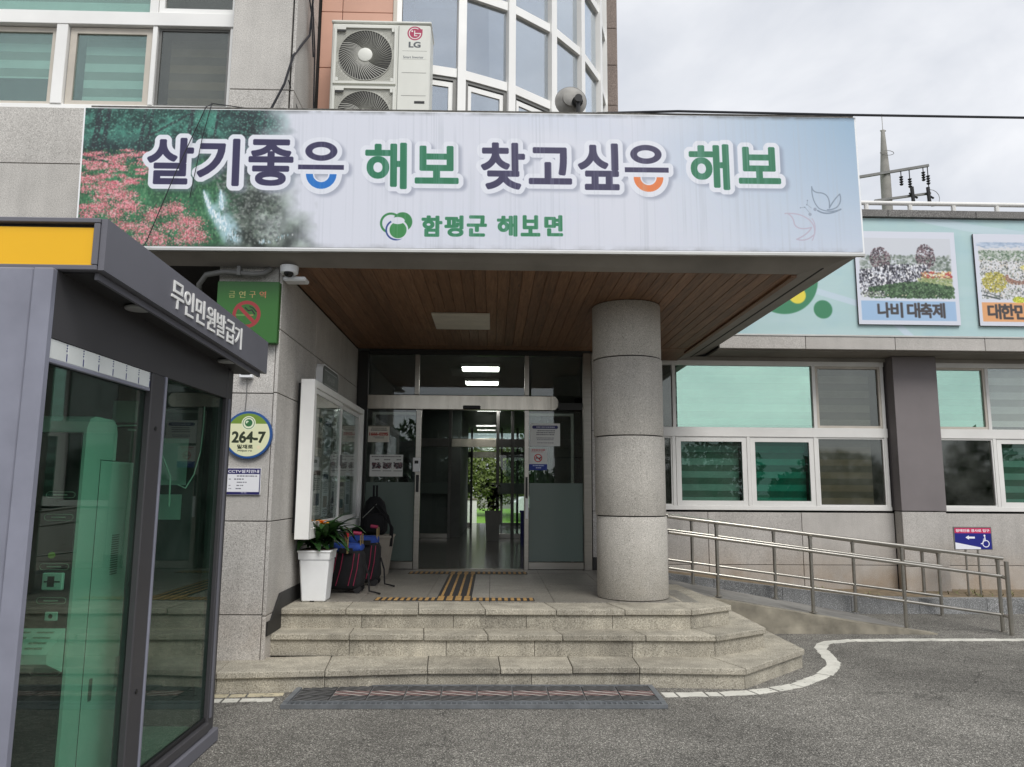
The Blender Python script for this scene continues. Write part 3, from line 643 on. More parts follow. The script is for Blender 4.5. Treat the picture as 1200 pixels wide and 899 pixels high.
# lettering (photograph pixels, measured from the panel's left top corner)
def bx_(x0,x1,y0,y1): f=lambda x,y:(x-98.5,(y-125-(x-103)*.0133)); a=f((x0+x1)/2,y0); b=f((x0+x1)/2,y1); return (x0-98.5,x1-98.5,a[1],b[1])
NV,GRN,BLU,ORA,WHT=(50,46,82),(34,116,82),(24,112,196),(226,124,66),(224,227,236)
words=[('살',172.5,226,161,217,NV),('기',230,279,162,219,NV),('좋',289,341,163,219,NV),('해',424,472.7,167,223,GRN),('보',481.7,533,171,217,GRN),('찾',559,611,167,224,NV),('고',615,666,173,218,NV),('싶',673,722,168,225,NV),('해',805,853,169,225,GRN),('보',863.5,914,172.6,218,GRN)]
ink=[]
for ch,x0,x1,y0,y1,c in words:
    a=bx_(x0,x1,y0,y1); b=1.75; ink.append((cv.tmask(ch,a[0]+b,a[1]-b,a[2]+b,a[3]-b,b),c))
def eun(cx,cy,bar,arc,ac):
    f=lambda x,y:(x-98.5,(y-125-(x-103)*.0133)); X,Y=f(cx,cy); e=np.hypot((cv.X-X)/18.6,(cv.Y-Y)/11.6); e2=np.hypot((cv.X-X)/10.5,(cv.Y-Y)/5.0)
    ink.append((np.clip((1-e)*12*3+.5,0,1)*np.clip((e2-1)*5*3+.5,0,1),NV))
    bx0,by0=f(bar[0],bar[2]); bx1,by1=f(bar[1],bar[3]); ink.append((((cv.X>=bx0)&(cv.X<bx1)&(cv.Y>=by0)&(cv.Y<by1)).astype(float),NV))
    AX,AY=f(*arc); d=np.hypot(cv.X-AX,cv.Y-AY); ink.append((((d<17.6)&(d>9.6)&(cv.Y>AY)).astype(float),ac)); blob.append((AX,AY))
blob=[]
eun(373,177.5,(346.5,399.5,193.5,200),(373.5,205),BLU); eun(754,181.7,(728.5,780.5,197.3,204),(756.3,209.5),ORA)
allm=np.zeros((H_,W_))
for mk,c in ink: allm=np.maximum(allm,mk)
for X,Y in blob: allm=np.maximum(allm,((np.hypot(cv.X-X,cv.Y-Y)<17.6)&(cv.Y>Y-3)).astype(float)*.0)
ol=cv.dil(allm,5.6*3)
for X,Y in blob: ol=np.maximum(ol,(np.hypot(cv.X-X,cv.Y-Y)<24).astype(float)); ol=np.where((np.hypot((cv.X-X),(cv.Y-Y))<8)&(cv.Y>Y),.0,ol)
sh=cv.blur(np.roll(ol,(9,12),(0,1)),5); cv.blend(sh,(120,126,146),.5); cv.blend(ol,WHT); 
hs=np.linspace(0,1,H_)[:,None]*np.ones((1,W_))
for mk,c in ink: cv.blend(mk,c)
GR2=(44,124,84)
for ch,x0,x1 in (('함',490.5,514.5),('평',517,539),('군',543,566),('해',578,601.5),('보',605.5,628),('면',633,654.5)):
    a=bx_(x0,x1,254.5,280); cv.text(ch,a[0]+1.2,a[1]-1.2,a[2]+1.2,a[3]-1.2,GR2,1.25)
f=lambda x,y:(x-98.5,(y-125-(x-103)*.0133))
lx,ly=f(430+85/5,240+130/5) # emblem: leafy round fruit mark
X,Y=f(455,263); cv.ring(X,Y+.5,11.2,2.6,(52,128,72)); X2,Y2=f(468.5,262); cv.disc(X2,Y2,11.3,(52,128,72)); X3,Y3=f(462.5,271.5); cv.disc(X3,Y3,12.6,(216,219,229)); cv.ring(X3-1.2,Y3,11.4,1.9,(36,60,130)); cv.disc(X3+1.3,Y3-.4,11.4,(216,219,229)); cv.disc(X3+1,Y3,9.8,(56,134,72)); cv.disc(*f(463,260.5),8,(216,219,229),ry=4.2)
# butterfly line drawings
def q2(pts,n=14):
    o=[]
    for a,b,c in pts:
        for i in range(n+1):
            t=i/n; o.append(((1-t)**2*a[0]+2*t*(1-t)*b[0]+t*t*c[0],(1-t)**2*a[1]+2*t*(1-t)*b[1]+t*t*c[1]))
    return o
fb=lambda x,y:f(900+x/8.17,200+y/8.17)
BF=(134,148,166); BP=(186,178,196)
w1=[fb(*p) for p in q2([((410,175),(415,235),(490,235)),((490,235),(590,245),(570,385)),((570,385),(620,300),(680,248)),((680,248),(700,330),(640,380)),((640,380),(600,405),(550,402))])]; cv.line(w1,1.5,BF)
w2=[fb(*p) for p in q2([((410,175),(400,320),(470,390)),((470,390),(560,440),(680,398))])]; cv.line(w2,1.3,BF); cv.line([fb(*p) for p in q2([((455,410),(540,470),(680,398))])],1.9,BF)
w3=[fb(*p) for p in q2([((135,438),(260,430),(330,475)),((330,475),(430,530),(410,640)),((410,640),(330,720),(235,690))])]; cv.line(w3,1.5,BP)
w4=[fb(*p) for p in q2([((165,440),(215,470),(220,540)),((220,540),(250,610),(385,575)),((385,575),(350,640),(235,690))])]; cv.line(w4,1.5,BP); cv.line([fb(*p) for p in q2([((395,490),(450,570),(385,700))])],1.2,BP)
for x,y,rd in ((430,398,2.0),(378,447,1.9),(360,310,.9),(352,352,.9),(330,378,.9),(288,382,.8)): cv.disc(*fb(x,y),rd,(150,160,178))
cv.line([fb(360,310),fb(355,352),fb(395,385)],.5,BF); cv.line([fb(288,382),fb(332,376),fb(372,430)],.5,BF)
# weather streaks and a dirty hem
colm=vnoise(1,W_,420,1,3,9)[0]; colm=np.clip((colm-.52)*5,0,1)[None]*np.clip(vnoise(H_,W_,90,3,2,10)*1.6-.3,0,1); cv.blend(colm*np.clip((u-200)/80,0,1),(176,182,192),.30)
cv.blend(np.clip(1-v/5,0,1)*np.clip(n2_*2-.5,0,1),(96,98,98),.6); cv.blend(np.clip((v-157)/6,0,1)*np.clip(n2_*2-.6,0,1),(120,120,120),.35)
BNR=printmat('banner_print',cv.image('banner_print'),.42)
bn=thing('banner_sign','long pale banner sign with navy and green Korean slogan and red flower picture','sign',(-.15,6.2,3.63))
bz=lambda x,z:z+zt(x)
m=MB(); m.prism([(-3.55,bz(-3.55,3.634)),(3.215,bz(3.215,3.634)),(3.205,bz(3.2,4.892)),(-3.575,bz(-3.57,4.892))],'y',6.215,6.248); obj('sign_panel',m,WPL,bn)
face('printed_face',bn,BNR,(-3.535,6.2125,bz(-3.5,3.648)),(3.2,6.2125,bz(3.2,3.648)),(3.19,6.2125,bz(3.2,4.885)),(-3.56,6.2125,bz(-3.55,4.885)))
m=MB(); m.prism([(-3.55,bz(-3.55,3.612)),(3.215,bz(3.215,3.612)),(3.215,bz(3.215,3.632)),(-3.55,bz(-3.55,3.632))],'y',6.205,6.245); obj('sign_rail',m,plain('aluminium_rail',S(188,188,184),.4,.6),bn)
# off ceiling light
cl=thing('ceiling_light','unlit flat white ceiling light panel among the pine boards of the canopy','ceiling light',(-.365,8.43,3.53)); obj('diffuser',MB().box(-.685,-.045,8.06,8.82,3.502,3.527,.004),plain('diffuser_off',S(214,208,194),.5),cl); 

# ------------------------------------------------------------------ round column
co=thing('entrance_column','thick round granite column standing on the steps under the canopy','column',(1.42,7.74,Z3))
zc=[Z3,1.355,2.15,2.95,3.53]
for a,b in zip(zc[:-1],zc[1:]):
    x=1.43-.035*((a+b)/2-Z3)/3; obj('column_drum',MB().lathe([(.30,a+.006),(.352,a+.006),(.3555,a+.012),(.3555,b-.012),(.352,b-.006),(.30,b-.006)],(x,7.74,0),56),GRC,co,smooth=40)
obj('column_core',MB().lathe([(.335,Z3),(.335,3.53)],(1.415,7.74,0),40),JOINT,co)

# ------------------------------------------------------------------ entrance doors
D=10.30
dr=thing('entrance_doors','automatic sliding glass entrance doors in a stainless frame under the canopy','door',(-.2,D,Z3))
def bar(name,x0,x1,z0,z1,y0=D-.03,y1=D+.05,mat=STEEL,p=dr,c=.004): return obj(name,MB().box(x0,x1,y0,y1,z0,z1,c),mat,p)
for x0,x1 in ((-1.86,-1.72),(1.245,1.355)): bar('jamb',x0,x1,Z3,3.50,mat=HALLD if x0<0 else STEEL)
bar('head_frame',-1.715,1.24,3.46,3.52,mat=HALLD)
for x in (-1.05,.465): bar('upper_mullion',x-.03,x+.03,2.895,3.455,mat=STEEL)
m=MB(); m.box(-1.715,.80,D-.06,D+.06,2.69,2.888,.006); m.prism([(.80,2.69),(.86,2.70),(.895,2.745),(.895,2.83),(.86,2.878),(.80,2.888)],'y',D-.06,D+.06); obj('header_band',m,STEELD,dr)
bar('header_end',.90,1.24,2.70,2.80,D-.02,D+.03,HALLD)
obj('door_sensor',MB().box(-.41,-.17,D-.10,D-.062,2.695,2.745,.008),BLK,dr)
for x0,x1 in ((-1.045,-.975),(.435,.495)): bar('door_post',x0,x1,Z3,2.688,D-.045,D+.045)
for x0,x1 in ((-1.715,-1.05),(.50,1.24)):
    bar('bottom_rail',x0,x1,Z3+.005,Z3+.10,D-.02,D+.03); 
    obj('side_pane',MB().box(x0,x1,D+.0,D+.010,Z3+.105,2.685),G_DOOR,dr)
    obj('frost_film',MB().box(x0+.004,x1-.004,D-.0035,D-.0015,Z3+.11,1.70),FROST,dr)
    obj('upper_pane',MB().box(x0+.03,x1-.03,D+.0,D+.010,2.90,3.45),G_DOOR,dr)
obj('upper_pane',MB().box(-1.015,.43,D,D+.010,2.90,3.45),G_DOOR,dr)
# opened leaves parked behind the side lights
for x0,x1 in ((-1.66,-.985),(.445,1.12)):
    lf=obj('door_leaf',ringbox(MB(),x0,x1,Z3+.012,2.66,D+.07,D+.11,.035),STEEL,dr); pane(lf,x0+.035,x1-.035,Z3+.05,2.62,D+.085,G_CLR,'leaf_pane')
obj('card_reader',MB().box(-1.075,-.975,D-.075,D-.047,1.84,2.03,.006),WPL,dr); obj('reader_slot',MB().box(-1.05,-1.0,D-.079,D-.0755,1.95,1.99),BLK,dr)
obj('push_bar',MB().box(-1.03,-.99,D-.06,D-.047,1.57,1.80,.004),BLK,dr); obj('push_bar',MB().box(.45,.48,D-.06,D-.047,1.5,1.78,.004),BLK,dr); obj('push_plate',MB().box(.45,.485,D-.06,D-.047,1.22,1.49,.004),WPL,dr)
obj('threshold',MB().box(-.97,.43,D-.03,D+.10,Z3-.02,Z3+.008,.003),STEELD,dr)
# return wall right of the doors
stones(ob,'granite_panel',[1.36,1.60],None,[Z3,1.33,2.42,3.5],GR,'y',10.27,.03)
obj('wall_return',MB().box(1.365,1.62,10.302,10.97,G,3.5),JOINT,ob); obj('skirting',MB().box(1.36,1.61,10.255,10.268,Z3+.002,.72),RUB,ob)
# papers on the glass
def note(name,label,x0,x1,z0,z1,paint,ppu=220,w=None):
    t=thing(name,label,'notice',((x0+x1)/2,D-.006,z0)); w_=(x1-x0); h_=(z1-z0); c=Canvas(w_,h_,900,(226,228,226)); paint(c,w_,h_)
    obj('paper',MB().box(x0,x1,D-.0075,D-.0042,z0,z1),WPL,t); face('printed_face',t,printmat('paper_print',c.image('paper_print'),.6),(x0,D-.009,z0),(x1,D-.009,z0),(x1,D-.009,z1),(x0,D-.009,z1)); return t
def lines(c,x0,x1,y0,y1,n,col,seed=1,jag=.3):
    r=random.Random(seed)
    for i in range(n):
        y=y0+(y1-y0)*i/n; x=x0+r.uniform(0,.03)
        while x<x1-.008:
            l=r.uniform(.008,.022); c.rect(x,min(x+l,x1),y,y+(y1-y0)/n*.5,col,.85); x+=l+r.uniform(.002,.007)
def p1(c,w,h):
    c.rect(0,w,0,.012,(40,40,40)); c.rect(0,w,.0,h,(214,206,184),.5); lines(c,.04,w-.04,.03,.05,1,(60,60,60)); lines(c,.02,w-.02,.055,.08,1,(40,40,40),5); c.text('1666-0295',.02,w-.02,.095,.135,(170,60,50),.003); lines(c,.07,w-.07,.15,.18,2,(90,90,90))
note('notice','cream notice with a red phone number on the left door glass',-1.70,-1.41,2.24,2.465,p1)
def p2(c,w,h):
    lines(c,.02,w-.02,.02,.045,1,(80,80,80)); r=random.Random(4)
    for i in range(3):
        x=.035+i*.145; lines(c,x+.01,x+.10,.06,.09,1,(90,90,90),i)
        for k in range(150): c.splat(x+r.uniform(0,.115),r.uniform(.11,.185),r.uniform(.004,.012),r.choice([(60,50,55),(120,70,80),(40,40,45),(170,160,160),(90,90,100)]),.9)
        c.rect(x,x+.115,.215,.222,(110,110,110))
note('notice','white notice with three dark pictures in a row on the left door glass',-1.665,-1.215,1.775,2.07,p2)
def p3(c,w,h):
    c.rect(.05,w-.05,.03,.075,(52,56,110)); c.disc(.05,.0525,.0225,(52,56,110)); c.disc(w-.05,.0525,.0225,(52,56,110)); lines(c,.07,w-.07,.043,.075,1,(230,230,240),9)
    lines(c,.07,w-.07,.095,.175,3,(90,90,100),2); lines(c,.08,w-.08,.195,.24,2,(130,130,140),3); lines(c,.09,w-.09,.262,.282,1,(110,110,120),4)
note('notice','large white notice with a navy heading on the right door glass',.515,.925,2.205,2.515,p3)
def p4(c,w,h):
    c.rect(0,w,h*.72,h,(40,62,150)); lines(c,.02,w-.02,.012,.045,1,(190,60,70),5); lines(c,.02,w-.05,.042,.056,1,(200,90,90),7)
    c.line([(.095,.128),(.15,.132)],.014,(90,40,45)); c.line([(.098,.13),(.090,.15)],.006,(90,40,45)); c.line([(.146,.132),(.152,.152)],.006,(90,40,45)); c.disc(.158,.122,.009,(90,40,45)); c.ring(w/2,.13,.05,.011,(200,50,55)); c.line([(w/2-.035,.095),(w/2+.035,.165)],.011,(200,50,55))
    lines(c,.04,w-.04,h*.72+.012,h*.72+.04,1,(220,225,240),11); lines(c,.08,w-.08,h*.72+.042,h*.72+.07,1,(220,225,240),12)
note('notice','small white and blue notice with a red prohibition ring on the right door glass',.50,.748,1.875,2.17,p4)
# ------------------------------------------------------------------ lobby seen through the doors
LX0,LX1,LY1=-3.2,2.3,18.2; LZ=3.45
struct('lobby_floor',MB().quad((LX0,D-.02,Z3),(LX1,D-.02,Z3),(LX1,24.6,Z3),(LX0,24.6,Z3)),LOBF)
struct('lobby_ceiling',MB().box(LX0,LX1,D+.06,24.6,LZ,LZ+.1),ROOML)
m=MB(); m.box(LX0-.1,LX0,D+.05,24.6,Z3,LZ); m.box(LX1,LX1+.1,11.2,24.6,Z3,LZ); m.box(-3.2,-1.87,D+.052,D+.15,Z3,LZ); m.box(1.63,2.3,11.1,11.2,Z3,LZ); struct('lobby_wall',m,ROOML)
for i,(y,l) in enumerate(((10.95,'lit ceiling lamp just inside the doors, seen through the upper glass'),(12.45,'second lit ceiling lamp behind the upper door glass'),(16.6,'lit ceiling lamp deep in the lobby over the inner doors'))):
    t=thing('ceiling_lamp',l,'ceiling lamp',(-.2,y,LZ),'lamps on the lobby ceiling'); x0=-.46 if i<2 else -.36
    obj('lamp_housing',MB().box(x0-.02,x0+.56,y-.02,y+.40,LZ-.05,LZ-.001),WHITE,t); obj('lamp_panel',MB().box(x0,x0+.54,y,y+.38,LZ-.058,LZ-.051),LAMP,t)
def glazed(name,label,y,posts,z1,doors,opening):
    t=thing(name,label,'door',(0,y,Z3)); x0,x1=posts[0],posts[-1]
    for x in posts: obj('post',MB().box(x-.035,x+.035,y-.04,y+.04,Z3,LZ-.002,.003),GREY,t)
    for a,b in zip(posts[:-1],posts[1:]):
        obj('head_rail',MB().box(a+.036,b-.036,y-.05,y+.05,2.56,2.74,.003),STEELD if opening==(a,b) else GREY,t); obj('top_pane',MB().box(a+.04,b-.04,y,y+.01,2.75,LZ-.005),G_DOOR,t)
        if (a,b)!=opening:
            obj('bottom_rail',MB().box(a+.036,b-.036,y-.03,y+.03,Z3+.002,Z3+.10,.003),STEEL,t); obj('pane',MB().box(a+.036,b-.036,y,y+.01,Z3+.105,2.555),G_CLR,t); obj('film_band',MB().box(a+.04,b-.04,y-.006,y-.003,1.52,1.76),FROST,t)
    return t
glazed('inner_doors','inner glass partition with sliding doors across the lobby',16.9,[-3.15,-2.0,-.95,.12,.45,1.3,2.25],0,0,(-.95,.12))
glazed('rear_doors','rear glass doors opening from the lobby onto the green garden',22.6,[-3.15,-1.7,-.62,.28,.75,1.6,2.25],0,0,(-.62,.28))
# dark inner side walls give the lobby depth
obj_=lambda *a,**k:None
m=MB(); m.box(LX0,-.72,17.2,22.5,Z3,LZ-.01); m.box(1.25,LX1,17.2,22.5,Z3,LZ-.01); struct('corridor_wall',m,ROOML)
def pot_plant(label,x,y,pw,phh,n,h,matp,matl,seed,spread=.3):
    t=thing('potted_plant',label,'plant',(x,y,Z3)); r=random.Random(seed)
    m=MB(); a,b=pw*.38,pw*.5; m.add([(x-a,y-a,Z3),(x+a,y-a,Z3),(x+a,y+a,Z3),(x-a,y+a,Z3),(x-b,y-b,Z3+phh),(x+b,y-b,Z3+phh),(x+b,y+b,Z3+phh),(x-b,y+b,Z3+phh)],[(3,2,1,0),(4,5,6,7),(0,1,5,4),(1,2,6,5),(2,3,7,6),(3,0,4,7)]); obj('pot',m,matp,t)
    obj('stem',MB().tube([(x,y,Z3+phh-.02),(x+.02,y,Z3+phh+h*.5),(x-.01,y+.02,Z3+phh+h*.85)],.014),BARK,t)
    for k in range(n):
        z=Z3+phh+h*r.uniform(.12,1); an=r.uniform(0,6.28); leaf(t,(x,y,z),an,r.uniform(.5,1.)*spread,r.uniform(.05,.09),r.uniform(.1,.9),r.uniform(.3,1.3),matl)
    return t
def leaf(parent,base,az,l,w,up,droop,mat,name='leaf'):
    b=Vector(base); hd=Vector((math.cos(az),math.sin(az),0)); sd=Vector((-hd.y,hd.x,0)); V=[];n=5
    for i in range(n+1):
        s=i/n; c=b+hd*l*s*(1-.12*s)+Vector((0,0,l*(up*s-droop*s*s))); ww=w*math.sin(math.pi*min(.97,.10+.90*s))**.8
        V+=[c-sd*ww-Vector((0,0,-ww*.25)),c,c+sd*ww+Vector((0,0,ww*.25))]
    F=[]
    for i in range(n):
        for k in (0,1): F.append((i*3+k,i*3+k+1,i*3+k+4,i*3+k+3))
    m=MB().add(V,F); return obj(name,m,mat,parent,smooth=True)
pot_plant('dark leafy plant in a tall pale pot in front of the inner doors',.02,16.2,.34,.62,26,.55,plain('pale_pot',S(150,150,146),.5),LEAFD,4,.27)
pot_plant('dark leafy plant in a pale pot inside the doors on the left',-1.45,11.6,.3,.55,30,1.05,plain('pale_pot',S(150,150,146),.5),LEAFD,9,.45)
bi=thing('waste_bin','navy bin standing inside the doors by the right side','bin',(.72,14.8,Z3)); obj('bin_body',MB().prism([(.56,14.7),(.86,14.7),(.86,15.0),(.56,15.0)],'z',Z3,Z3+.62),NAVY,bi); obj('bin_rim',MB().box(.545,.875,14.685,15.015,Z3+.62,Z3+.66,.006),NAVY,bi)
# garden behind
struct('lawn',MB().quad((-14,24.7,.36),(16,24.7,.36),(16,44,.55),(-14,44,.55)),GRASS)
struct('garden_path',MB().box(-6,6,24.62,26.2,.30,.42),KERBW)
def leafmass(name,label,cat,boxes,n,size,mat,trunk=None,kind=None,group=None,seed=1):
    r=random.Random(seed); V=[];F=[]
    for k in range(n):
        cx,cy,cz,rx,ry,rz=r.choice(boxes); 
        while True:
            a=[r.uniform(-1,1) for _ in range(3)]
            q=sum(i*i for i in a)
            if q<1 and q>.12*r.random(): break
        p=Vector((cx+a[0]*rx,cy+a[1]*ry,cz+a[2]*rz)); d=Vector([r.uniform(-1,1) for _ in range(3)]).normalized(); e=d.orthogonal().normalized(); s=size*r.uniform(.6,1.4); o=len(V)
        V+=[p-d*s,p+e*s*.5,p+d*s,p-e*s*.5]; F.append((o,o+1,o+2,o+3))
    m=MB().add(V,F)
    if kind: return obj(name,m,mat,kind=kind,label=label)
    t=thing(name,label,cat,(boxes[0][0],boxes[0][1],G),group); obj('crown',m,mat,t)
    if trunk:
        b=MB(); x,y,z0,h,rd=trunk; b.tube([(x,y,z0),(x+.08*rd,y,z0+h*.4),(x-.2*rd,y,z0+h*.75),(x,y,z0+h)],rd)
        for k in range(5):
            a=r.uniform(0,6.28); b.tube([(x,y,z0+h*(.5+.08*k)),(x+math.cos(a)*h*.18,y+math.sin(a)*h*.18,z0+h*(.62+.08*k)),(x+math.cos(a)*h*.3,y+math.sin(a)*h*.3,z0+h*(.8+.06*k))],rd*.4)
        obj('trunk',b,BARK,t)
    return t
leafmass('garden_hedge','green hedge across the garden seen through the lobby','hedge',[(-2,34,2.0,4.5,1.2,1.4),(4,35,2.4,4,1.4,1.8),(-6,36,2.6,4,1.6,2.0),(0,35,2.6,2.5,1.2,1.4)],24000,.085,LEAF,trunk=(0,35,.4,2,.12))
leafmass('garden_tree','dark bushy tree behind the garden seen at the right of the lobby','tree',[(2.2,31,3.2,1.4,1.2,1.4),(1.6,31,2.6,1.1,1,1.0)],7000,.07,LEAF2,trunk=(2.0,31,.4,2.6,.10))
# parked car glimpsed through the rear doors
def car(label,x,y,z,rot,colr):
    t=thing('parked_car',label,'car',(x,y,z)); P=plain('car_paint',colr,.25,0,.02,2,coat=.6)
    prof=[(-2.1,.35),(-2.15,.75),(-1.9,.95),(-1.35,1.0),(-.8,1.42),(.7,1.45),(1.35,1.02),(2.0,.88),(2.1,.6),(2.08,.33)]
    m=MB(); n=len(prof); V=[]
    for yy,sc in ((-.82,.94),(-.72,1),(.72,1),(.82,.94)): V+=[(a*sc,yy,b*(1 if abs(yy)<.8 else .985)) for a,b in prof]
    F=[(i*n+k,i*n+(k+1)%n,(i+1)*n+(k+1)%n,(i+1)*n+k) for i in range(3) for k in range(n)]+[tuple(range(n)),tuple(range(3*n,4*n))[::-1]]
    m.add([(a+x,b+y,c+z) for a,b,c in V],F); obj('body',m,P,t)
    for s in (-1,1):
        m=MB(); m.prism([(x-1.15,z+1.02),(x-.72,z+1.36),(x+.62,z+1.38),(x+1.1,z+1.04)],'y',y+s*.825,y+s*.835); obj('side_window',m,BLKG,t)
        for wx in (-1.3,1.3): wl=obj('wheel',MB().cyl((x+wx,y+s*.62,z+.32),(x+wx,y+s*.84,z+.32),.32,20),BLK,t); obj('rim',MB().cyl((x+wx,y+s*.841,z+.32),(x+wx,y+s*.852,z+.32),.2,14),STEEL,wl)
    for s in (-1,1): obj('headlight',MB().box(x+2.0,x+2.11,y+s*.55-.14,y+s*.55+.14,z+.62,z+.74,.02),WPL,t)
    for o in t.children: pass
    t.rotation_euler.z=R(rot); return t
t=thing('garden_wall','low white wall in the garden seen through the lobby doors','wall',(-1.0,27.5,.36)); obj('wall_body',MB().box(-1.6,-.55,27.4,27.6,.37,1.25,.01),WHITE,t); obj('wall_cap',MB().box(-1.63,-.52,27.37,27.63,1.252,1.30,.01),KERBW,t)
car('white car parked on the grass beyond the rear doors',2.95,30.0,.40,0,S(232,234,236))

# ------------------------------------------------------------------ right wing
wg=thing('wing_building','long low office wing right of the canopy with mint windows and a grey pilaster','building',(6,11,G))
WY=11.0; WXR=13.0
obj('wall_core',MB().box(1.65,WXR,WY+.03,WY+.35,G,1.31).box(2.3,WXR,WY+.5,WY+5,5.3,5.5).box(3.2,WXR,10.46,WY+.6,3.63,5.6).box(1.65,WXR,WY+4,WY+4.2,G,5.3).box(WXR,WXR+.2,WY,WY+4,G,5.4),JOINT,wg)
obj('room_floor',MB().box(2.4,WXR,WY+.36,WY+3.9,.5,.55).box(2.4,WXR,WY+.36,WY+3.9,3.9,3.95),ROOMD,wg)
xs=[1.66,3.14,4.515,5.885]
stones(wg,'granite_panel',xs,None,[G,.56,1.31],GRW,'y',WY,.03); stones(wg,'granite_panel',[6.55,8.0,9.4,10.8,12.2],None,[G,.56,1.31],GRW,'y',WY,.03)
# pilaster
stones(wg,'granite_panel',[5.892,6.543],None,[G,.56,1.335],GRW,'y',10.80,.03); piece(wg,'granite_panel',5.892,5.92,10.832,10.998,G,1.335,GRW); 
obj('pilaster',MB().box(5.89,6.545,10.79,WY+.2,1.345,3.60,.004),PIL,wg)
# eave: cornice stones, soffit, coping
xx=[3.205,4.445,5.74,7.045,8.35,9.65,11,12.3,WXR]
for a,b in zip(xx[:-1],xx[1:]): piece(wg,'cornice_stone',a+.004,b-.004,10.40,10.46,3.622,3.803,GRW); piece(wg,'coping_stone',a+.004,b-.004,10.36,10.66,5.592,5.70,GRD)
obj('eave_soffit',MB().box(3.2,WXR,10.462,WY+.4,3.605,3.628),FASC,wg); obj('lintel',MB().box(1.66,WXR,WY-.01,WY+.2,3.545,3.603,.003),CONC,wg)
rl=obj('roof_rail',MB().tube([(3.0,10.5,5.85),(WXR,10.5,5.86)],.033,10),WFR,wg)
for k in range(12): obj('rail_post',MB().cyl((4.84+.655*k,10.5,5.70),(4.84+.655*k,10.5,5.82),.034,8),WFR,rl)
# windows
def wwin(x0,x1,cols_u,cols_l,seed):
    fz0,fz1,mz0,mz1=1.337,3.545,2.405,2.545; w=obj('window',MB().box(x0,x1,WY-.012,WY+.10,fz0,1.40,.004).box(x0,x1,WY-.012,WY+.10,3.475,fz1,.004).box(x0,x1,WY-.014,WY+.10,mz0,mz1,.004),WFR,wg)
    e=[x0]+[c[1] for c in cols_u]; 
    for (a,b,mat,side) in cols_u:
        obj('mullion',MB().box(b,b+.05,WY-.010,WY+.09,mz1,3.475,.003),WFR,w)
        if side: obj('sash',ringbox(MB(),a,b,mz1+.002,3.473,WY+.0,WY+.04,.035),BEIGE if side==1 else WFR,w); a+=.035;b-=.035
        pane(w,a+.002,b-.002,mz1+.005,3.47,WY+.03,mat)
    for (a,b,mat,side,bl) in cols_l:
        obj('mullion',MB().box(b,b+.05,WY-.010,WY+.09,1.40,mz0,.003),WFR,w)
        k=.07 if side else .02
        obj('sash',ringbox(MB(),a,b,1.402,mz0-.002,WY+.0,WY+.045,k),WFR,w); pane(w,a+k,b-k,1.40+k,mz0-k,WY+.025,mat)
        if bl: blind(w,a+k+.03,b-k-.01-(.10 if bl==2 else 0),1.42,mz0-.03,WY+.14,.095,BAND if bl==2 else BANDG,SHEER)
    return w
wwin(1.66,5.86,[(1.70,2.66,G_GREY,0),(2.735,4.765,G_MINT,0),(4.82,5.80,G_GREY,1)],[(1.70,2.64,G_GREY,0,0),(2.70,3.745,G_TEAL,1,1),(3.80,4.745,G_DEEP,1,1),(4.80,5.80,G_GREY,0,2)],1)
wwin(6.55,10.6,[(6.60,7.40,G_MINT,1),(7.46,9.0,G_PALE,0),(9.06,10.54,G_GREY,1)],[(6.60,7.44,G_GREY,0,0),(7.50,8.5,G_TEAL,1,1),(8.56,9.5,G_DEEP,1,1),(9.56,10.5,G_GREY,0,2)],2)
for a,b in ((2.75,5.7),(6.62,9.9)): blind(wg,a,b,2.6,3.46,WY+.16,.11,BANDG,SHEER,'upper_blind_band')
# parapet sign board
c=Canvas(9.8,1.75,110,(178,206,208)); nz=vnoise(c.H,c.W,30,6,4,21); c.blend(np.clip((nz-.45)*3,0,1)*.35,(162,196,208)); c.blend(np.clip((vnoise(c.H,c.W,5,9,4,22)-.5)*4,0,1)*.35,(196,216,220))
X0_,Z1_=3.2,5.582; px=lambda x,z:(x-X0_,Z1_-z)
c.line([px(4.1,4.55),px(4.66,4.47),px(5.3,4.28),px(5.7,4.08),px(6.0,3.8)],.09,(196,212,226),.9); c.line([px(6.2,5.6),px(7.0,5.45),px(9,5.2)],.12,(196,214,224),.8)
c.disc(*px(4.16,4.64),.51,(62,132,96)); c.disc(*px(4.36,4.41),.125,(228,212,74)); c.disc(*px(4.725,4.205),.135,(62,132,96))
ws=thing('parapet_board','pale teal printed board along the parapet of the right wing','sign',(7.5,10.4,3.82)); obj('board',MB().box(X0_,WXR,10.41,10.455,3.822,5.586,.003),WPL,ws)
face('printed_face',ws,printmat('board_print',c.image('board_print'),.5),(X0_,10.4075,3.834),(WXR,10.4075,3.834),(WXR,10.4075,5.582),(X0_,10.4075,5.582))
obj('board_edge',MB().box(X0_,WXR,10.39,10.408,3.806,3.832,.003),plain('aluminium_edge',S(196,196,192),.4,.5),ws)
def soft(c):
    for k in range(3): c.a[...,k]=.45*c.a[...,k]+.55*c.blur(c.a[...,k],1)
    return c
def picture(label,x0,x1,z0,z1,title,tx,bar,paint):
    t=thing('picture_panel',label,'picture',((x0+x1)/2,10.38,z0)); w,h=x1-x0,z1-z0; c=Canvas(w,h,230,(214,218,230)); paint(c,w,h)
    c.rect(.05,w-.06,h-.345,h-.06,bar); 
    for ch,a,b in title: c.text(ch,a,b,h-.315,h-.105,(70,66,68),.010)
    obj('panel',MB().box(x0,x1,10.372,10.402,z0,z1,.002),plain('panel_edge',S(70,64,62),.5),t); face('printed_face',t,printmat('picture_print',soft(c).image('picture_print'),.5),(x0,10.3705,z0),(x1,10.3705,z0),(x1,10.3705,z1),(x0,10.3705,z1)); return t
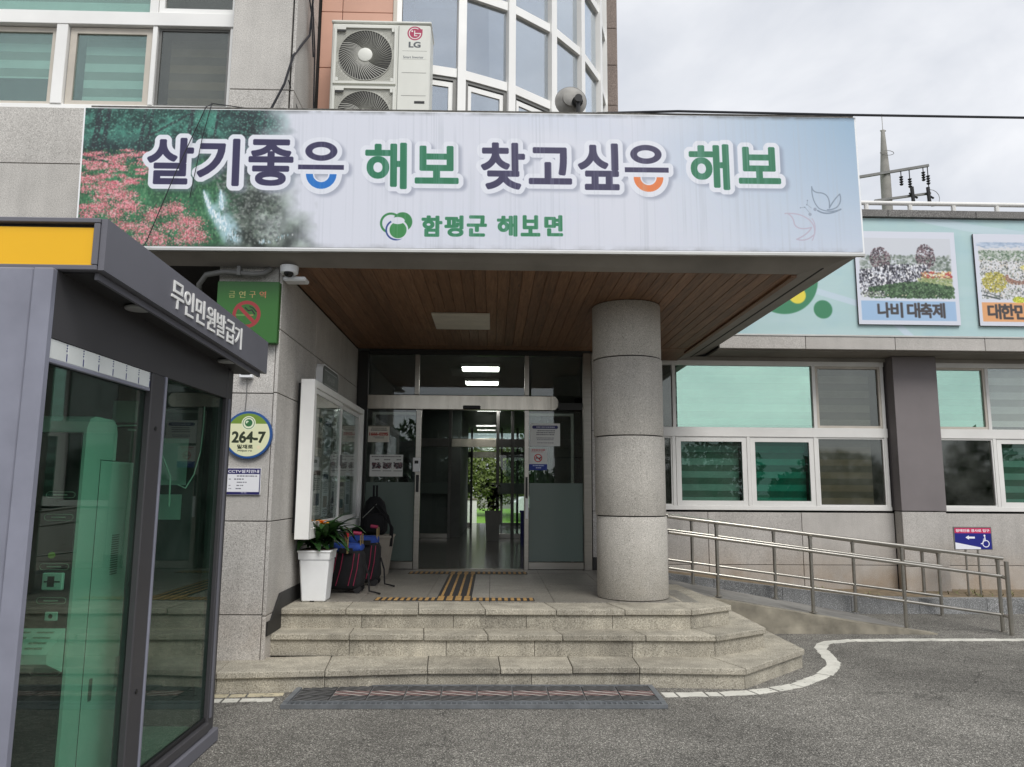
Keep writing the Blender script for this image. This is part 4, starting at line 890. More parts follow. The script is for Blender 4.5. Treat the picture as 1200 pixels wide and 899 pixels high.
def fest(c,w,h):
    x0,x1,y0,y1=.05,w-.07,.10,h-.395; c.rect(x0,x1,y0,y1,(206,210,218)); r=random.Random(31); ph=h-.395
    def sp(n,xa,xb,ya,yb,ra,rb,cs,al=.8):
        for _ in range(n):
            x,y=r.uniform(xa,xb),r.uniform(ya,yb); q=r.uniform(ra,rb)
            if x0+q<x<x1-q and y0<y<y1-q: c.splat(x,y,q,r.choice(cs),al)
    G3=[(84,104,80),(120,140,112),(60,78,62),(150,164,146)]; BWC=[(240,240,244),(36,36,46),(250,250,252),(70,70,84),(120,120,132),(28,28,36),(200,204,214)]
    sp(700,x0,x1,.36,.58,.01,.03,[(110,124,112),(150,160,152),(84,98,88),(186,192,190)],.6)
    for cx,cy,ra,rb in ((.36,.42,.15,.18),(1.03,.38,.14,.19)):
        for _ in range(420):
            a=r.uniform(0,6.28); q=math.sqrt(r.random()); c.splat(cx+ra*q*math.cos(a),cy+rb*q*math.sin(a),r.uniform(.006,.016),r.choice([(96,76,82),(70,58,66),(128,104,110),(150,136,142),(52,46,54)]),.85)
    for _ in range(2600):
        x=r.uniform(x0,1.05); y=r.uniform(.50,.86)+max(0,(.55-x))*.18; 
        if y<y1-.02: c.splat(x,y,r.uniform(.006,.02),r.choice(BWC),.85,r.uniform(.01,.03))
    sp(500,.95,x1,.60,.72,.006,.02,[(230,210,150),(150,120,80),(110,90,80),(240,240,240),(180,60,60)],.8)
    sp(500,.9,x1,.70,.84,.01,.02,[(150,164,110),(190,196,150),(120,140,90)],.7)
    for _ in range(2600):
        x=r.uniform(.18,x1); y=r.uniform(.76,y1) 
        if y>.74+abs(x-.85)*.16: c.splat(x,y,r.uniform(.008,.022),r.choice([(62,92,60),(44,70,46),(86,118,80),(110,140,104),(36,56,40)]),.8)
    sp(260,x0,.4,.9,y1,.006,.016,[(226,228,232),(60,60,66),(150,160,140)],.8)
    for x in (.45,.66,.71,1.15): c.line([(x,.95),(x-.01,y1-.03)],.016,(196,186,166))
picture('festival picture panel of a white-hatted crowd and round tree domes with a blue caption',5.22,6.70,3.985,5.37,[('나',.285,.455),('비',.475,.64),('대',.715,.89),('축',.905,1.07),('제',1.08,1.255)],None,(160,190,222),fest)
def fest2(c,w,h):
    x0,x1,y0,y1=.06,w-.07,.12,h-.395; c.rect(x0,x1,y0,y1,(214,214,218)); r=random.Random(41)
    for _ in range(600): c.splat(r.uniform(x0,x1),.13+abs(r.gauss(0,.035)),r.uniform(.02,.06),r.choice([(150,170,196),(176,192,214),(200,210,226)]),.6,.012)
    for _ in range(1200): c.splat(r.uniform(x0,x1),r.uniform(.25,.40),r.uniform(.008,.025),r.choice([(110,132,108),(80,104,84),(150,164,146),(200,206,200)]),.7,.012)
    for _ in range(3500):
        x,y=r.uniform(x0,x1),r.uniform(.38,y1); c.splat(x,y,r.uniform(.005,.014),r.choice([(230,230,234),(90,96,94),(180,186,180),(60,66,66),(120,134,112),(244,244,248),(206,190,170)]),.75,r.uniform(.004,.018))
    for _ in range(240):
        a=r.uniform(3.3,6.1); q=r.uniform(.13,.2); c.splat(.62+q*1.2*math.cos(a),.62-q*.8*math.sin(a)-.02,.012,r.choice([(150,110,96),(176,140,120),(120,90,84)]),.8)
    for _ in range(420):
        a=r.uniform(0,6.28); q=math.sqrt(r.random()); c.splat(.26+.18*q*math.cos(a),.72+.155*q*math.sin(a),r.uniform(.008,.018),r.choice([(186,176,84),(160,150,66),(214,204,110),(120,116,60)]),.85)
    for _ in range(160): a=r.uniform(0,6.28); q=math.sqrt(r.random()); c.splat(.60+.09*q*math.cos(a),.985+.045*q*math.sin(a),.01,r.choice([(200,206,60),(150,160,50),(226,230,90)]),.9)
    for _ in range(300): a=r.uniform(0,6.28); q=math.sqrt(r.random()); c.splat(.78+.12*q*math.cos(a),.5+.035*q*math.sin(a),.012,r.choice([(214,206,120),(236,232,180),(190,180,100)]),.8)
    c.line([(.08,.92),(.32,y1)],.02,(76,84,86)); c.line([(.1,.87),(.36,y1-.02)],.012,(90,96,98))
picture('festival picture panel of an aerial fairground view with an orange caption',6.98,8.85,3.985,5.355,[('대',.13,.315),('한',.325,.51),('민',.525,.70),('국',.715,.89)],None,(226,166,116),fest2)

# ------------------------------------------------------------------ ramp, kerb, railings
RX0,RX1=2.12,4.95; RZ0=.50
rp=thing('wheelchair_ramp','sloping grey concrete ramp rising to the steps behind the handrail','ramp',(3.5,9.3,G))
m=MB(); m.add([(RX0,8.70,RZ0),(4.1,8.70,.165),(4.95,8.66,G+.004),(4.75,9.95,G+.006),(RX0,9.95,RZ0),(RX0,8.70,G),(4.1,8.7,G),(RX0,9.95,G)],[(0,1,4),(1,2,3,4),(0,5,6,1),(1,6,2)]); obj('ramp_surface',m,RAMPM,rp)
m=MB(); m.add([(2.3,8.60,G),(4.98,8.55,G),(4.98,8.55,G+.012),(4.1,8.58,.16),(2.6,8.60,.40),(2.3,8.6,.45),(2.3,8.72,.455),(2.6,8.72,.405),(4.1,8.70,.17),(4.96,8.67,G+.014)],[(0,1,2,3,4,5),(5,4,7,6),(4,3,8,7),(3,2,9,8)]); obj('ramp_kerb',m,KERBW,rp)
kb=thing('granite_kerb','speckled blue-grey granite kerb below the wing wall behind the ramp','kerb',(5,10.0,G))
xs_=[2.0,2.9,3.8,4.7,5.6,6.5,7.4,8.3,9.2,10.1,11]
for a,b in zip(xs_[:-1],xs_[1:]):
    def kt(x): return max(.235,.235+(4.95-x)*.115)
    m=MB(); z=G; m.add([(a+.003,9.98,z),(b-.003,9.98,z),(b-.003,10.12,z),(a+.003,10.12,z),(a+.003,9.98,kt(a)),(b-.003,9.98,kt(b)),(b-.003,10.12,kt(b)),(a+.003,10.12,kt(a))],[(3,2,1,0),(4,5,6,7),(0,1,5,4),(1,2,6,5),(2,3,7,6),(3,0,4,7)]); obj('kerb_stone',m,GRK,kb)
DIRT=plain('dry_soil',S(120,106,86),.95,0,.3,12,0,.5,50)
m=MB(); m.quad((2.0,10.1,.52),(4.95,10.1,.215),(4.95,WY,.225),(2.0,WY,.53)); m.quad((4.95,10.1,.215),(12,10.1,.215),(12,WY,.225),(4.95,WY,.225)); struct('planting_strip',m,DIRT)
def handrail(label,y,xs,zf,ztop,zmid,zlo,xr,xe,loop=False):
    t=thing('handrail',label,'handrail',(xs[0],y,G),'stainless handrails along the ramp')
    for i,x in enumerate(xs): 
        p=obj('post',MB().cyl((x,y,zf(x)),(x,y,ztop(x)-.02),.021,10),STEEL,t,smooth=40); obj('base_plate',MB().cyl((x,y,zf(x)),(x,y,zf(x)+.008),.045,12),STEEL,p); obj('cap',MB().cyl((x,y,ztop(x)-.05),(x,y,ztop(x)-.02),.026,10),STEEL,p)
    obj('top_rail',MB().tube([(xr,y,ztop(xr)),(xe,y,ztop(xe))],.022,10),STEEL,t,smooth=40)
    obj('middle_rail',MB().tube([(xr,y-.03,zmid(xr)),(xs[-1]+.02,y-.03,zmid(xs[-1]))],.02,10),STEEL,t,smooth=40)
    obj('lower_rail',MB().tube([(xr,y,zlo(xr)),(xs[-1]+.02,y,zlo(xs[-1]))],.017,10),STEEL,t,smooth=40)
    return t
lin=lambda x0,z0,x1,z1:(lambda x:z0+(x-x0)*(z1-z0)/(x1-x0))
zf=lambda x: max(G,min(.5,.5-(x-2.12)*.163))
t=handrail('stainless handrail along the outer edge of the ramp',8.72,[2.582,3.665,4.725,5.838],zf,lin(2.58,1.25,5.89,.86),lin(2.06,1.135,5.895,.652),lin(2.05,.733,5.92,.215),2.02,5.90)
obj('end_post',MB().cyl((5.79,8.50,G),(5.79,8.50,.845),.024,10),STEEL,t,smooth=40); obj('end_link',MB().tube([(5.858,8.69,.655),(5.84,8.56,.650),(5.79,8.52,.648)],.02,8),STEEL,t); obj('end_link',MB().tube([(5.858,8.72,.225),(5.84,8.58,.222),(5.79,8.52,.22)],.017,8),STEEL,t)
t=handrail('stainless handrail along the wing side of the ramp',9.85,[2.594,3.662,4.693,5.815],lambda x:zf(x),lin(2.58,1.255,5.84,.835),lin(2.476,1.085,5.83,.66),lin(2.63,.687,5.83,.279),1.75,5.84)
obj('end_post',MB().cyl((5.648,9.93,.285),(5.648,9.93,.84),.022,10),STEEL,t,smooth=40); obj('end_link',MB().tube([(5.66,9.93,.30),(5.74,9.90,.29),(5.815,9.86,.285)],.02,8),STEEL,t)
# wheelchair sign
wc=thing('direction_sign','blue wheelchair sign with a white left arrow on two thin posts by the wing wall','sign',(6.58,10.3,.22)); c=Canvas(.52,.30,1400,(26,32,128))
c.rect(0,.52,0,.075,(196,44,92)); c.text('장애인용 경사로 입구',.02,.50,.018,.058,(240,232,240),.002)
c.poly([(.15,.135),(.20,.105),(.20,.123),(.285,.123),(.285,.150),(.20,.150),(.20,.168)],(240,240,248)); c.poly([(.0,.205),(.36,.275),(.36,.30),(0,.30)],(236,238,246)); c.rect(.36,.52,.272,.30,(26,32,128))
WW=(240,240,250); c.ring(.438,.222,.046,.012,WW); c.disc(.425,.108,.014,WW); c.line([(.427,.125),(.432,.180),(.405,.180),(.395,.215),(.37,.222)],.014,WW); c.line([(.405,.158),(.43,.158)],.011,WW)
obj('sign_panel',MB().box(6.32,6.855,10.305,10.32,.838,1.148,.004),GREY,wc); face('printed_face',wc,printmat('sign_print',c.image('sign_print'),.4),(6.335,10.303,.846),(6.84,10.303,.846),(6.84,10.303,1.132),(6.335,10.303,1.132))
for x in (6.485,6.655): obj('post',MB().cyl((x,10.33,.215),(x,10.33,.84),.014,8),STEEL,wc)
# weeds at the foot of the wall
r=random.Random(17); V=[];F=[]
for x0,n in ((6.25,12),(6.72,20),(7.0,9),(6.5,7),(5.2,8),(4.6,10),(4.1,7),(7.6,12)):
    for k in range(n):
        x=x0+r.gauss(0,.11); y=10.25+r.uniform(0,.5); z=.215+max(0,(4.95-x)*.10); h=r.uniform(.015,.085); a=r.uniform(0,6.28); d=Vector((math.cos(a),math.sin(a),0)); b=Vector((x,y,z)); s=Vector((-d.y,d.x,0))*.008; o=len(V); V+=[b-s,b+s,b+d*h*1.1+Vector((0,0,h*.8))+s*.4,b+d*h*1.1+Vector((0,0,h*.8))-s*.4]; F.append((o,o+1,o+2,o+3))
obj('weeds',MB().add(V,F),plain('weed_green',S(112,116,74),.8,0,.3,20),kind='stuff',label='small weeds at the foot of the wing wall')
# ------------------------------------------------------------------ things on the canopy roof
ac=thing('air_conditioner','white two-fan outdoor air conditioner unit standing on the canopy roof','air conditioner',(-1.13,7.05,4.82))
AX0,AX1,AY=-1.625,-.655,6.90
obj('casing',MB().box(AX0,AX1,AY,AY+.34,4.83,6.17,.012),ACW,ac); obj('top_cover',MB().box(AX0-.008,AX1+.008,AY-.01,AY+.35,6.172,6.20,.008),ACW,ac)
obj('foot',MB().box(AX0+.1,AX0+.25,AY,AY+.34,4.79,4.828).box(AX1-.25,AX1-.1,AY,AY+.34,4.79,4.828),GREY,ac)
def guard(cz):
    x0,x1=AX0+.03,-.985; z0,z1=cz-.305,cz+.305; cx=(x0+x1)/2
    g=obj('fan_guard',ringbox(MB(),x0,x1,z0,z1,AY-.022,AY-.001,.022),ACW,ac)
    obj('fan_recess',MB().box(x0+.024,x1-.024,AY-.0035,AY-.0008,z0+.024,z1-.024),ACG,g); obj('fan_dark',MB().cyl((cx,AY-.004,cz),(cx,AY-.0055,cz),.265,48),ACD,g)
    # diagonal guard mesh in the corners and curved vanes over the fan
    m=MB(); n=26
    for i in range(n*2):
        s=-.6+1.2*i/(n*2-1); a=(x0+.024,cz+s-.28); 
        for sg in (1,):
            p0=(cx-.28,cz+s*.98-.28*sg); p1=(cx+.28,cz+s*.98+.28*sg); q=[]
            for k in range(25):
                t=k/24; X=p0[0]+(p1[0]-p0[0])*t; Z=p0[1]+(p1[1]-p0[1])*t
                if abs(Z-cz)<.28 and math.hypot(X-cx,Z-cz)>.262: q.append((X,Z))
                else:
                    if len(q)>1: m.tube([(x,AY-.009,z) for x,z in (q[0],q[-1])],.0016,3)
                    q=[]
            if len(q)>1: m.tube([(x,AY-.009,z) for x,z in (q[0],q[-1])],.0016,3)
    for i in range(58):
        a=2*math.pi*i/58; pts=[]
        for k in range(7):
            q=.06+.205*k/6; b=a-.62*(1-k/6)**1.3+.25; pts.append((cx+q*math.cos(b),AY-.010-.012*math.sin(math.pi*k/6),cz+q*math.sin(b)))
        m.tube(pts,.0028,3)
    m.tube([(cx+.264*math.cos(2*math.pi*k/48),AY-.009,cz+.264*math.sin(2*math.pi*k/48)) for k in range(49)],.0035,4)
    o=obj('guard_wires',m,ACG,g); o['kind']='stuff'
    obj('hub_cap',MB().lathe([(.072,0),(.070,.012),(.05,.018)],(cx,AY-.008,cz),28,ax='y'),ACW,g,smooth=40)
    obj('corner_tab',MB().box(x0+.024,x0+.11,AY-.024,AY-.0225,z1-.045,z1-.02).box(x1-.05,x1-.024,AY-.024,AY-.0225,z1-.06,z1-.024).box(x0+.024,x0+.05,AY-.024,AY-.0225,z0+.024,z0+.06).box(x1-.05,x1-.024,AY-.024,AY-.0225,z0+.024,z0+.06),ACW,g); obj('handle_slot',MB().box(x0+.026,x0+.11,AY-.0245,AY-.023,z1-.068,z1-.048),BLK,g)
guard(5.828); guard(5.188)
obj('panel_seam',MB().box(-.972,-.966,AY-.002,AY+.001,4.85,6.15).box(-.93,-.69,AY-.0015,AY+.001,5.885,5.888).box(-.93,-.69,AY-.0015,AY+.001,5.655,5.658).box(-.93,-.69,AY-.0015,AY+.001,5.415,5.418),GREY,ac)
obj('label_slot',MB().box(-.80,-.70,AY-.0025,AY-.0008,5.335,5.36),BLK,ac)
c=Canvas(.24,.36,900,(218,219,212)); c.disc(.125,.085,.074,(168,46,84)); c.ring(.125,.085,.056,.009,(226,226,222)); c.rect(.125,.20,.04,.0805,(168,46,84)); c.rect(.125,.183,.0805,.0895,(226,226,222)); c.rect(.118,.127,.055,.115,(226,226,222)); c.rect(.118,.150,.107,.115,(226,226,222)); c.disc(.098,.062,.009,(226,226,222))
c.text('LG',.07,.18,.178,.235,(84,88,92),.004); c.text('Smart Inverter',.015,.215,.325,.352,(110,114,116),.0008)
face('brand_print',ac,printmat('ac_print',c.image('ac_print'),.45),(-.935,AY-.0012,5.80),(-.695,AY-.0012,5.80),(-.695,AY-.0012,6.16),(-.935,AY-.0012,6.16))
fl=thing('floodlight','round grey floodlight with a dark centre mount on the canopy edge','floodlight',(.705,6.6,4.82))
obj('shade',MB().lathe([(.142,-.02),(.145,.0),(.138,.004),(.11,.04),(.085,.052),(.08,.07),(.05,.078),(.02,.08)],(.705,6.62,5.235),40,ax='y'),plain('weathered_shade',S(150,148,144),.6,.2,.2,9),fl,smooth=40)
obj('rim',MB().tube([(.705+.145*math.cos(2*math.pi*k/40),6.625,5.235+.145*math.sin(2*math.pi*k/40)) for k in range(41)],.006,6),GREY,fl)
obj('mount',MB().cyl((.755,6.50,5.17),(.755,6.57,5.20),.05,16).cyl((.755,6.42,5.165),(.755,6.50,5.17),.036,12).cyl((.755,6.46,4.81),(.755,6.46,5.16),.02,8),BLK,fl)
# utility pole and wires
up=thing('utility_pole','concrete utility pole with crossarms and hanging insulators rising beyond the wing roof','utility pole',(15.5,28,G)); PC=plain('pole_concrete',S(150,148,142),.85,0,.15,2)
obj('pole',MB().cyl((15.5,28,G),(15.5,28,14.0),.26,16,.19).cyl((15.5,28,14.0),(15.52,28,16.0),.19,16,.07).cyl((15.52,28,16.0),(15.52,28,16.7),.012,6).cyl((15.42,28,15.98),(15.64,28,15.98),.03,6),PC,up,smooth=40)
obj('crossarm',MB().cyl((14.35,27.8,13.92),(17.15,27.8,14.45),.07,4),GREY,up); obj('crossarm',MB().cyl((14.9,27.8,12.95),(17.15,27.8,13.3),.06,4),GREY,up)
for x,l in ((16.02,.62),(16.36,.95),(16.92,.55),(17.1,.95)):
    z=13.92+(x-14.35)*.19; m=MB(); m.cyl((x,27.8,z),(x,27.8,z-l),.02,6)
    for k in range(4): m.cyl((x,27.8,z-l*.45-k*.1),(x,27.8,z-l*.45-k*.1-.05),.08,8,.05)
    obj('insulator',m,BLK,up)
for x in (16.36,17.0): obj('fuse_holder',MB().cyl((x,27.7,13.5),(x+.03,27.7,12.75),.07,8).cyl((x-.12,27.7,13.25),(x+.2,27.7,13.05),.04,6),BLK,up)
obj('ring_guard',MB().tube([(15.5+.28*math.cos(a*.52)+.02,27.8,14.95+.1*math.sin(a*.52)) for a in range(13)],.012,4).tube([(17.15+.35*math.cos(a*.4-1.6),27.8,13.1+.35*math.sin(a*.4-1.6)) for a in range(9)],.012,4),GREY,up)
wr=thing('overhead_cable','black cable running from the canopy edge across the sky to the right','cable',(1.6,6.2,4.92)); CB=plain('cable_black',S(24,26,34),.6)
obj('cable',MB().tube([(.9,6.27,4.935),(1.61,6.2,4.932),(3,6.2,4.928),(4.73,6.2,4.934),(8,6.2,4.955),(14,6.2,5.02)],.011,6).tube([(.95,6.3,4.93),(1.3,6.28,4.945),(1.8,6.3,4.934),(2.1,6.33,4.93)],.010,5),CB,wr)
wr=thing('loose_cable','thin black cable hanging across the left part of the banner','cable',(-2.5,6.15,4.9))
obj('cable',MB().tube([(-1.86,6.35,4.93),(-2.2,6.3,4.935),(-2.47,6.22,4.93),(-2.52,6.19,4.88),(-2.72,6.17,4.3),(-2.93,6.16,3.64),(-3.1,5.6,2.9)],.0045,5).tube([(-2.47,6.19,4.92),(-2.53,6.185,4.6),(-2.60,6.18,4.05)],.0035,5),CB,wr)
wr=thing('cable_bundle','twisted dark cables running down the corner of the granite pillar above the banner','cable',(-1.86,6.6,5))
obj('cable',MB().tube([(-1.80,7.0,7.6),(-1.82,6.9,6.6),(-1.83,6.85,6.0),(-1.87,6.47,5.55),(-1.93,6.44,5.25),(-2.02,6.42,5.02),(-2.06,6.40,4.9)],.011,6).tube([(-1.84,6.9,7.6),(-1.81,6.8,6.4),(-1.80,6.95,5.9),(-1.80,7.05,4.85)],.008,6).tube([(-1.85,6.6,6.6),(-1.81,6.8,6.2),(-1.80,6.9,5.8)],.008,5).tube([(-1.9,6.46,5.3),(-1.84,6.7,5.05),(-1.8,6.9,4.85)],.006,5),CB,wr)

# ------------------------------------------------------------------ signs on the granite pillar
gs=thing('no_smoking_sign','green no-smoking sign box high on the granite pillar under the canopy','sign',(-2.14,6.45,2.84)); c=Canvas(.535,.545,900,(50,104,42)); nz=vnoise(c.H,c.W,60,2,3,51)
c.blend(np.clip(1-c.Y/.2,0,1)*.5,(30,76,30)); c.blend(np.clip((nz-.5)*4,0,1)*.3,(44,104,42)); c.text('금',.10,.155,.085,.145,(150,150,90),.001); c.text('연',.19,.245,.085,.145,(166,158,100),.001); c.text('구',.28,.335,.085,.145,(170,140,90),.001); c.text('역',.37,.425,.085,.145,(190,110,80),.001)
c.ring(.265,.295,.108,.032,(150,50,52)); c.rect(.17,.30,.295,.308,(92,140,70)); c.line([(.25,.235),(.28,.262),(.31,.255),(.335,.29)],.012,(26,34,26)); c.line([(.29,.225),(.32,.238),(.35,.27)],.01,(26,34,26)); c.rect(.30,.325,.295,.308,(150,120,80)); c.line([(.188,.217),(.342,.373)],.032,(150,50,52))
obj('sign_box',MB().box(-2.41,-1.875,6.425,6.495,2.845,3.392,.006),plain('sign_green',S(46,98,40),.45),gs); face('printed_face',gs,printmat('smoke_print',c.image('smoke_print'),.4),(-2.405,6.4235,2.85),(-1.88,6.4235,2.85),(-1.88,6.4235,3.387),(-2.405,6.4235,3.387))
ap=thing('address_plate','round cream and green address plate with a blue rim on the granite pillar','address plate',(-2.088,6.48,1.86)); c=Canvas(.40,.40,1600,(226,228,190))
c.rect(0,.4,0,.105,(118,148,62)); c.disc(.2,.10,.060,(226,232,206)); c.ring(.2,.10,.048,.005,(52,104,62)); c.disc(.20,.098,.032,(54,112,74)); c.disc(.188,.092,.013,(214,226,200)); c.disc(.205,.108,.02,(60,116,72))
c.text('264-7',.068,.345,.175,.265,(54,62,48),.005); c.text('밀재로',.115,.245,.285,.318,(60,66,52),.002); c.text('Miljae-ro',.12,.24,.328,.346,(70,76,60),.0008); c.disc(.295,.305,.016,(236,226,190)); m=np.hypot(c.X-.2,c.Y-.2); c.blend(np.clip((m-.183)*1600,0,1),(46,88,150))
n=48; obj('plate',MB().cyl((-2.088,6.468,2.055),(-2.088,6.497,2.055),.203,48),plain('plate_rim',S(44,84,146),.4),ap)
obj('printed_face',MB().add([(-2.088+.198*math.cos(2*math.pi*k/n),6.4665,2.055+.198*math.sin(2*math.pi*k/n)) for k in range(n)],[tuple(range(n))]),printmat('plate_print',c.image('plate_print'),.4),ap,uv=[(.5+.495*math.cos(2*math.pi*k/n),.5+.495*math.sin(2*math.pi*k/n)) for k in range(n)])
cs=thing('cctv_notice','small white and navy camera notice below the round address plate','notice',(-2.115,6.48,1.55)); c=Canvas(.29,.225,1500,(232,233,238)); c.rect(0,.29,0,.05,(44,42,98)); c.text('CCTV설치안내',.018,.275,.012,.04,(236,236,244),.0012); c.rect(0,.29,.203,.225,(44,42,98)); lines(c,.115,.18,.208,.219,1,(220,220,236),5); c.rect(0,.008,0,.225,(44,42,98)); c.rect(.282,.29,0,.225,(44,42,98))
for i in range(5): lines(c,.02,.05,.063+i*.027,.078+i*.027,1,(130,130,140),i); lines(c,.065,(.27,.15,.19,.15,.14)[i],.062+i*.027,.08+i*.027,1,(84,84,96),i+20)
obj('plate',MB().box(-2.262,-1.967,6.485,6.497,1.548,1.773,.002),WPL,cs); face('printed_face',cs,printmat('cctv_print',c.image('cctv_print'),.4),(-2.26,6.4835,1.55),(-1.969,6.4835,1.55),(-1.969,6.4835,1.771),(-2.26,6.4835,1.771))
sn=thing('sensor_box','small white sensor box with a dark lens below the kiosk eave on the pillar','sensor',(-2.13,6.46,2.54)); obj('box_body',MB().box(-2.185,-2.075,6.44,6.497,2.545,2.61,.006),WPL,sn); obj('lens',MB().box(-2.17,-2.09,6.434,6.4395,2.57,2.60,.003),BLK,sn); obj('lead',MB().tube([(-2.13,6.485,2.545),(-2.126,6.49,2.40),(-2.132,6.488,2.26)],.004,5),GREY,sn)
dc=thing('security_camera','white dome security camera under the canopy at the pillar corner','camera',(-1.81,6.48,3.45)); obj('bracket',MB().box(-1.86,-1.66,6.46,6.60,3.415,3.455,.012),WPL,dc); obj('housing',MB().lathe([(.0,0),(.055,.0),(.075,.015),(.08,.06),(.078,.075)],(-1.80,6.44,3.46),24),WPL,dc,smooth=40); obj('dome',MB().lathe([(.045,0),(.04,-.02),(.025,-.035),(.0,-.04)],(-1.795,6.41,3.47),20),BLKG,dc,smooth=40)
pp=thing('conduit_pipe','bent grey conduit pipe under the canopy above the green sign','pipe',(-2.4,6.3,3.4)); obj('pipe',MB().tube([(-2.62,6.60,3.25),(-2.60,6.50,3.38),(-2.52,6.44,3.45),(-2.36,6.42,3.475),(-2.10,6.42,3.455),(-2.02,6.44,3.47),(-1.96,6.46,3.52)],.024,10),PIPE,pp,smooth=True); obj('clip',MB().box(-2.24,-2.21,6.39,6.45,3.44,3.52),GREY,pp)
vb=thing('reflection_signboard','tall dark wooden signboard with black carved lettering standing in for a reflection in kiosk glass','signboard',(-2.9,7.9,.6)); c=Canvas(.42,2.9,260,(110,102,88)); nz=vnoise(c.H,c.W,5,40,3,61); c.blend(np.clip((nz-.4)*2,0,1)*.4,(84,76,64))  # board added in place of a sign mirrored in the kiosk glass
for i,ch in enumerate('해보면사무소'): c.text(ch,.08,.34,.16+i*.45,.46+i*.45,(24,22,20),.012)
obj('board',MB().box(-3.12,-2.70,7.90,7.95,.65,3.55,.006),BARK,vb); face('printed_face',vb,printmat('board_text',c.image('board_text'),.6),(-3.12,7.898,.65),(-2.70,7.898,.65),(-2.70,7.898,3.55),(-3.12,7.898,3.55))

# ------------------------------------------------------------------ bulletin board on the left wall
bb=thing('bulletin_board','white glass-fronted bulletin board cabinet on the left entrance wall','bulletin board',(-1.77,8.45,1.12)); BX,BY0,BY1,BZ0,BZ1=-1.68,7.06,9.82,1.14,2.63
obj('back_box',MB().box(-1.868,-1.815,BY0+.14,BY1-.05,BZ0+.05,BZ1-.02),BLK,bb)
m=MB(); m.box(-1.81,BX,BY0,BY0+.09,BZ0,BZ1,.004); m.box(-1.81,BX,BY1-.07,BY1,BZ0,BZ1,.004); m.box(-1.81,BX,BY0+.092,BY1-.072,BZ1-.07,BZ1,.004); m.box(-1.81,BX,BY0+.092,BY1-.072,BZ0,BZ0+.10,.004); obj('cabinet_frame',m,WHITE,bb)
obj('cabinet_back',MB().box(-1.805,-1.80,BY0+.09,BY1-.07,BZ0+.10,BZ1-.07),plain('pinboard',S(176,178,172),.9),bb)
ym=(BY0+BY1)/2
for k,(a,b,x) in enumerate(((BY0+.095,ym+.03,BX-.035),(ym-.03,BY1-.075,BX-.062))):
    d=obj('sliding_door',MB().box(x,x+.022,a,a+.055,BZ0+.105,BZ1-.075).box(x,x+.022,b-.055,b,BZ0+.105,BZ1-.075).box(x,x+.022,a+.056,b-.056,BZ0+.105,BZ0+.155).box(x,x+.022,a+.056,b-.056,BZ1-.12,BZ1-.075),WHITE,bb); obj('glass',MB().box(x+.008,x+.013,a+.055,b-.055,BZ0+.155,BZ1-.12),G_CLR,d)
    obj('latch',MB().box(x+.0225,x+.04,(b-.05 if k==0 else a+.01),(b-.01 if k==0 else a+.05),1.86,1.98,.004),GREY,d)
r=random.Random(12)
for k in range(11):
    y=BY0+.16+(k%6)*.42+r.uniform(0,.05); z=1.32+(k//6)*.62+r.uniform(-.03,.03); w,h=r.uniform(.26,.36),r.uniform(.40,.54)
    if y+w>BY1-.1: continue
    pr=thing('poster',('first','second','third','fourth','fifth','sixth')[k%6]+' printed paper from the left in the '+('lower','upper')[k//6]+' row inside the bulletin board','poster',(-1.799,y,z),'papers inside the bulletin board'); c=Canvas(w,h,420,r.choice([(226,226,222),(214,222,222),(220,214,200),(196,206,210)])); c.rect(.02,w-.02,.03,.08,r.choice([(60,70,90),(90,60,60),(60,90,80),(70,70,70)])); lines(c,.03,w-.03,.11,h*.5,6,(110,110,110),k); c.rect(.04,w-.04,h*.55,h*.8,r.choice([(130,150,150),(110,120,110),(150,140,130),(90,100,110)])); lines(c,.03,w-.03,h*.84,h*.96,3,(120,120,120),k+40)
    obj('sheet',MB().box(-1.7995,-1.797,y,y+w,z,z+h),WPL,pr); face('printed_face',pr,printmat('poster_print',c.image('poster_print'),.7),(-1.7955,y,z),(-1.7955,y+w,z),(-1.7955,y+w,z+h),(-1.7955,y,z+h))
pq=thing('wall_plaque','small dark rounded plaque above the bulletin board','plaque',(-1.82,8.25,2.66)); m=MB(); pts=[]
for (cy,cz,a0) in ((8.62,2.845,0),(7.95,2.845,90),(7.95,2.735,180),(8.62,2.735,270)):
    for k in range(6): a=R(a0+k*18); pts.append((cy+.075*math.cos(a),cz+.075*math.sin(a)))
obj('plaque_body',MB().prism(pts,'x',-1.868,-1.80),WPL,pq); c=Canvas(.8,.24,600,(34,34,36)); c.line([(.05,.03),(.75,.03)],.008,(190,190,190)); c.line([(.05,.21),(.75,.21)],.008,(190,190,190)); c.text('게시판',.18,.62,.075,.165,(130,130,130),.002)
obj('plaque_face',MB().prism([(p[0]*.96+8.285*.04,p[1]*.9+2.79*.1) for p in pts],'x',-1.7995,-1.7975),BLK,pq); face('printed_face',pq,printmat('plaque_print',c.image('plaque_print'),.4),(-1.7965,7.93,2.69),(-1.7965,8.64,2.69),(-1.7965,8.64,2.89),(-1.7965,7.93,2.89))

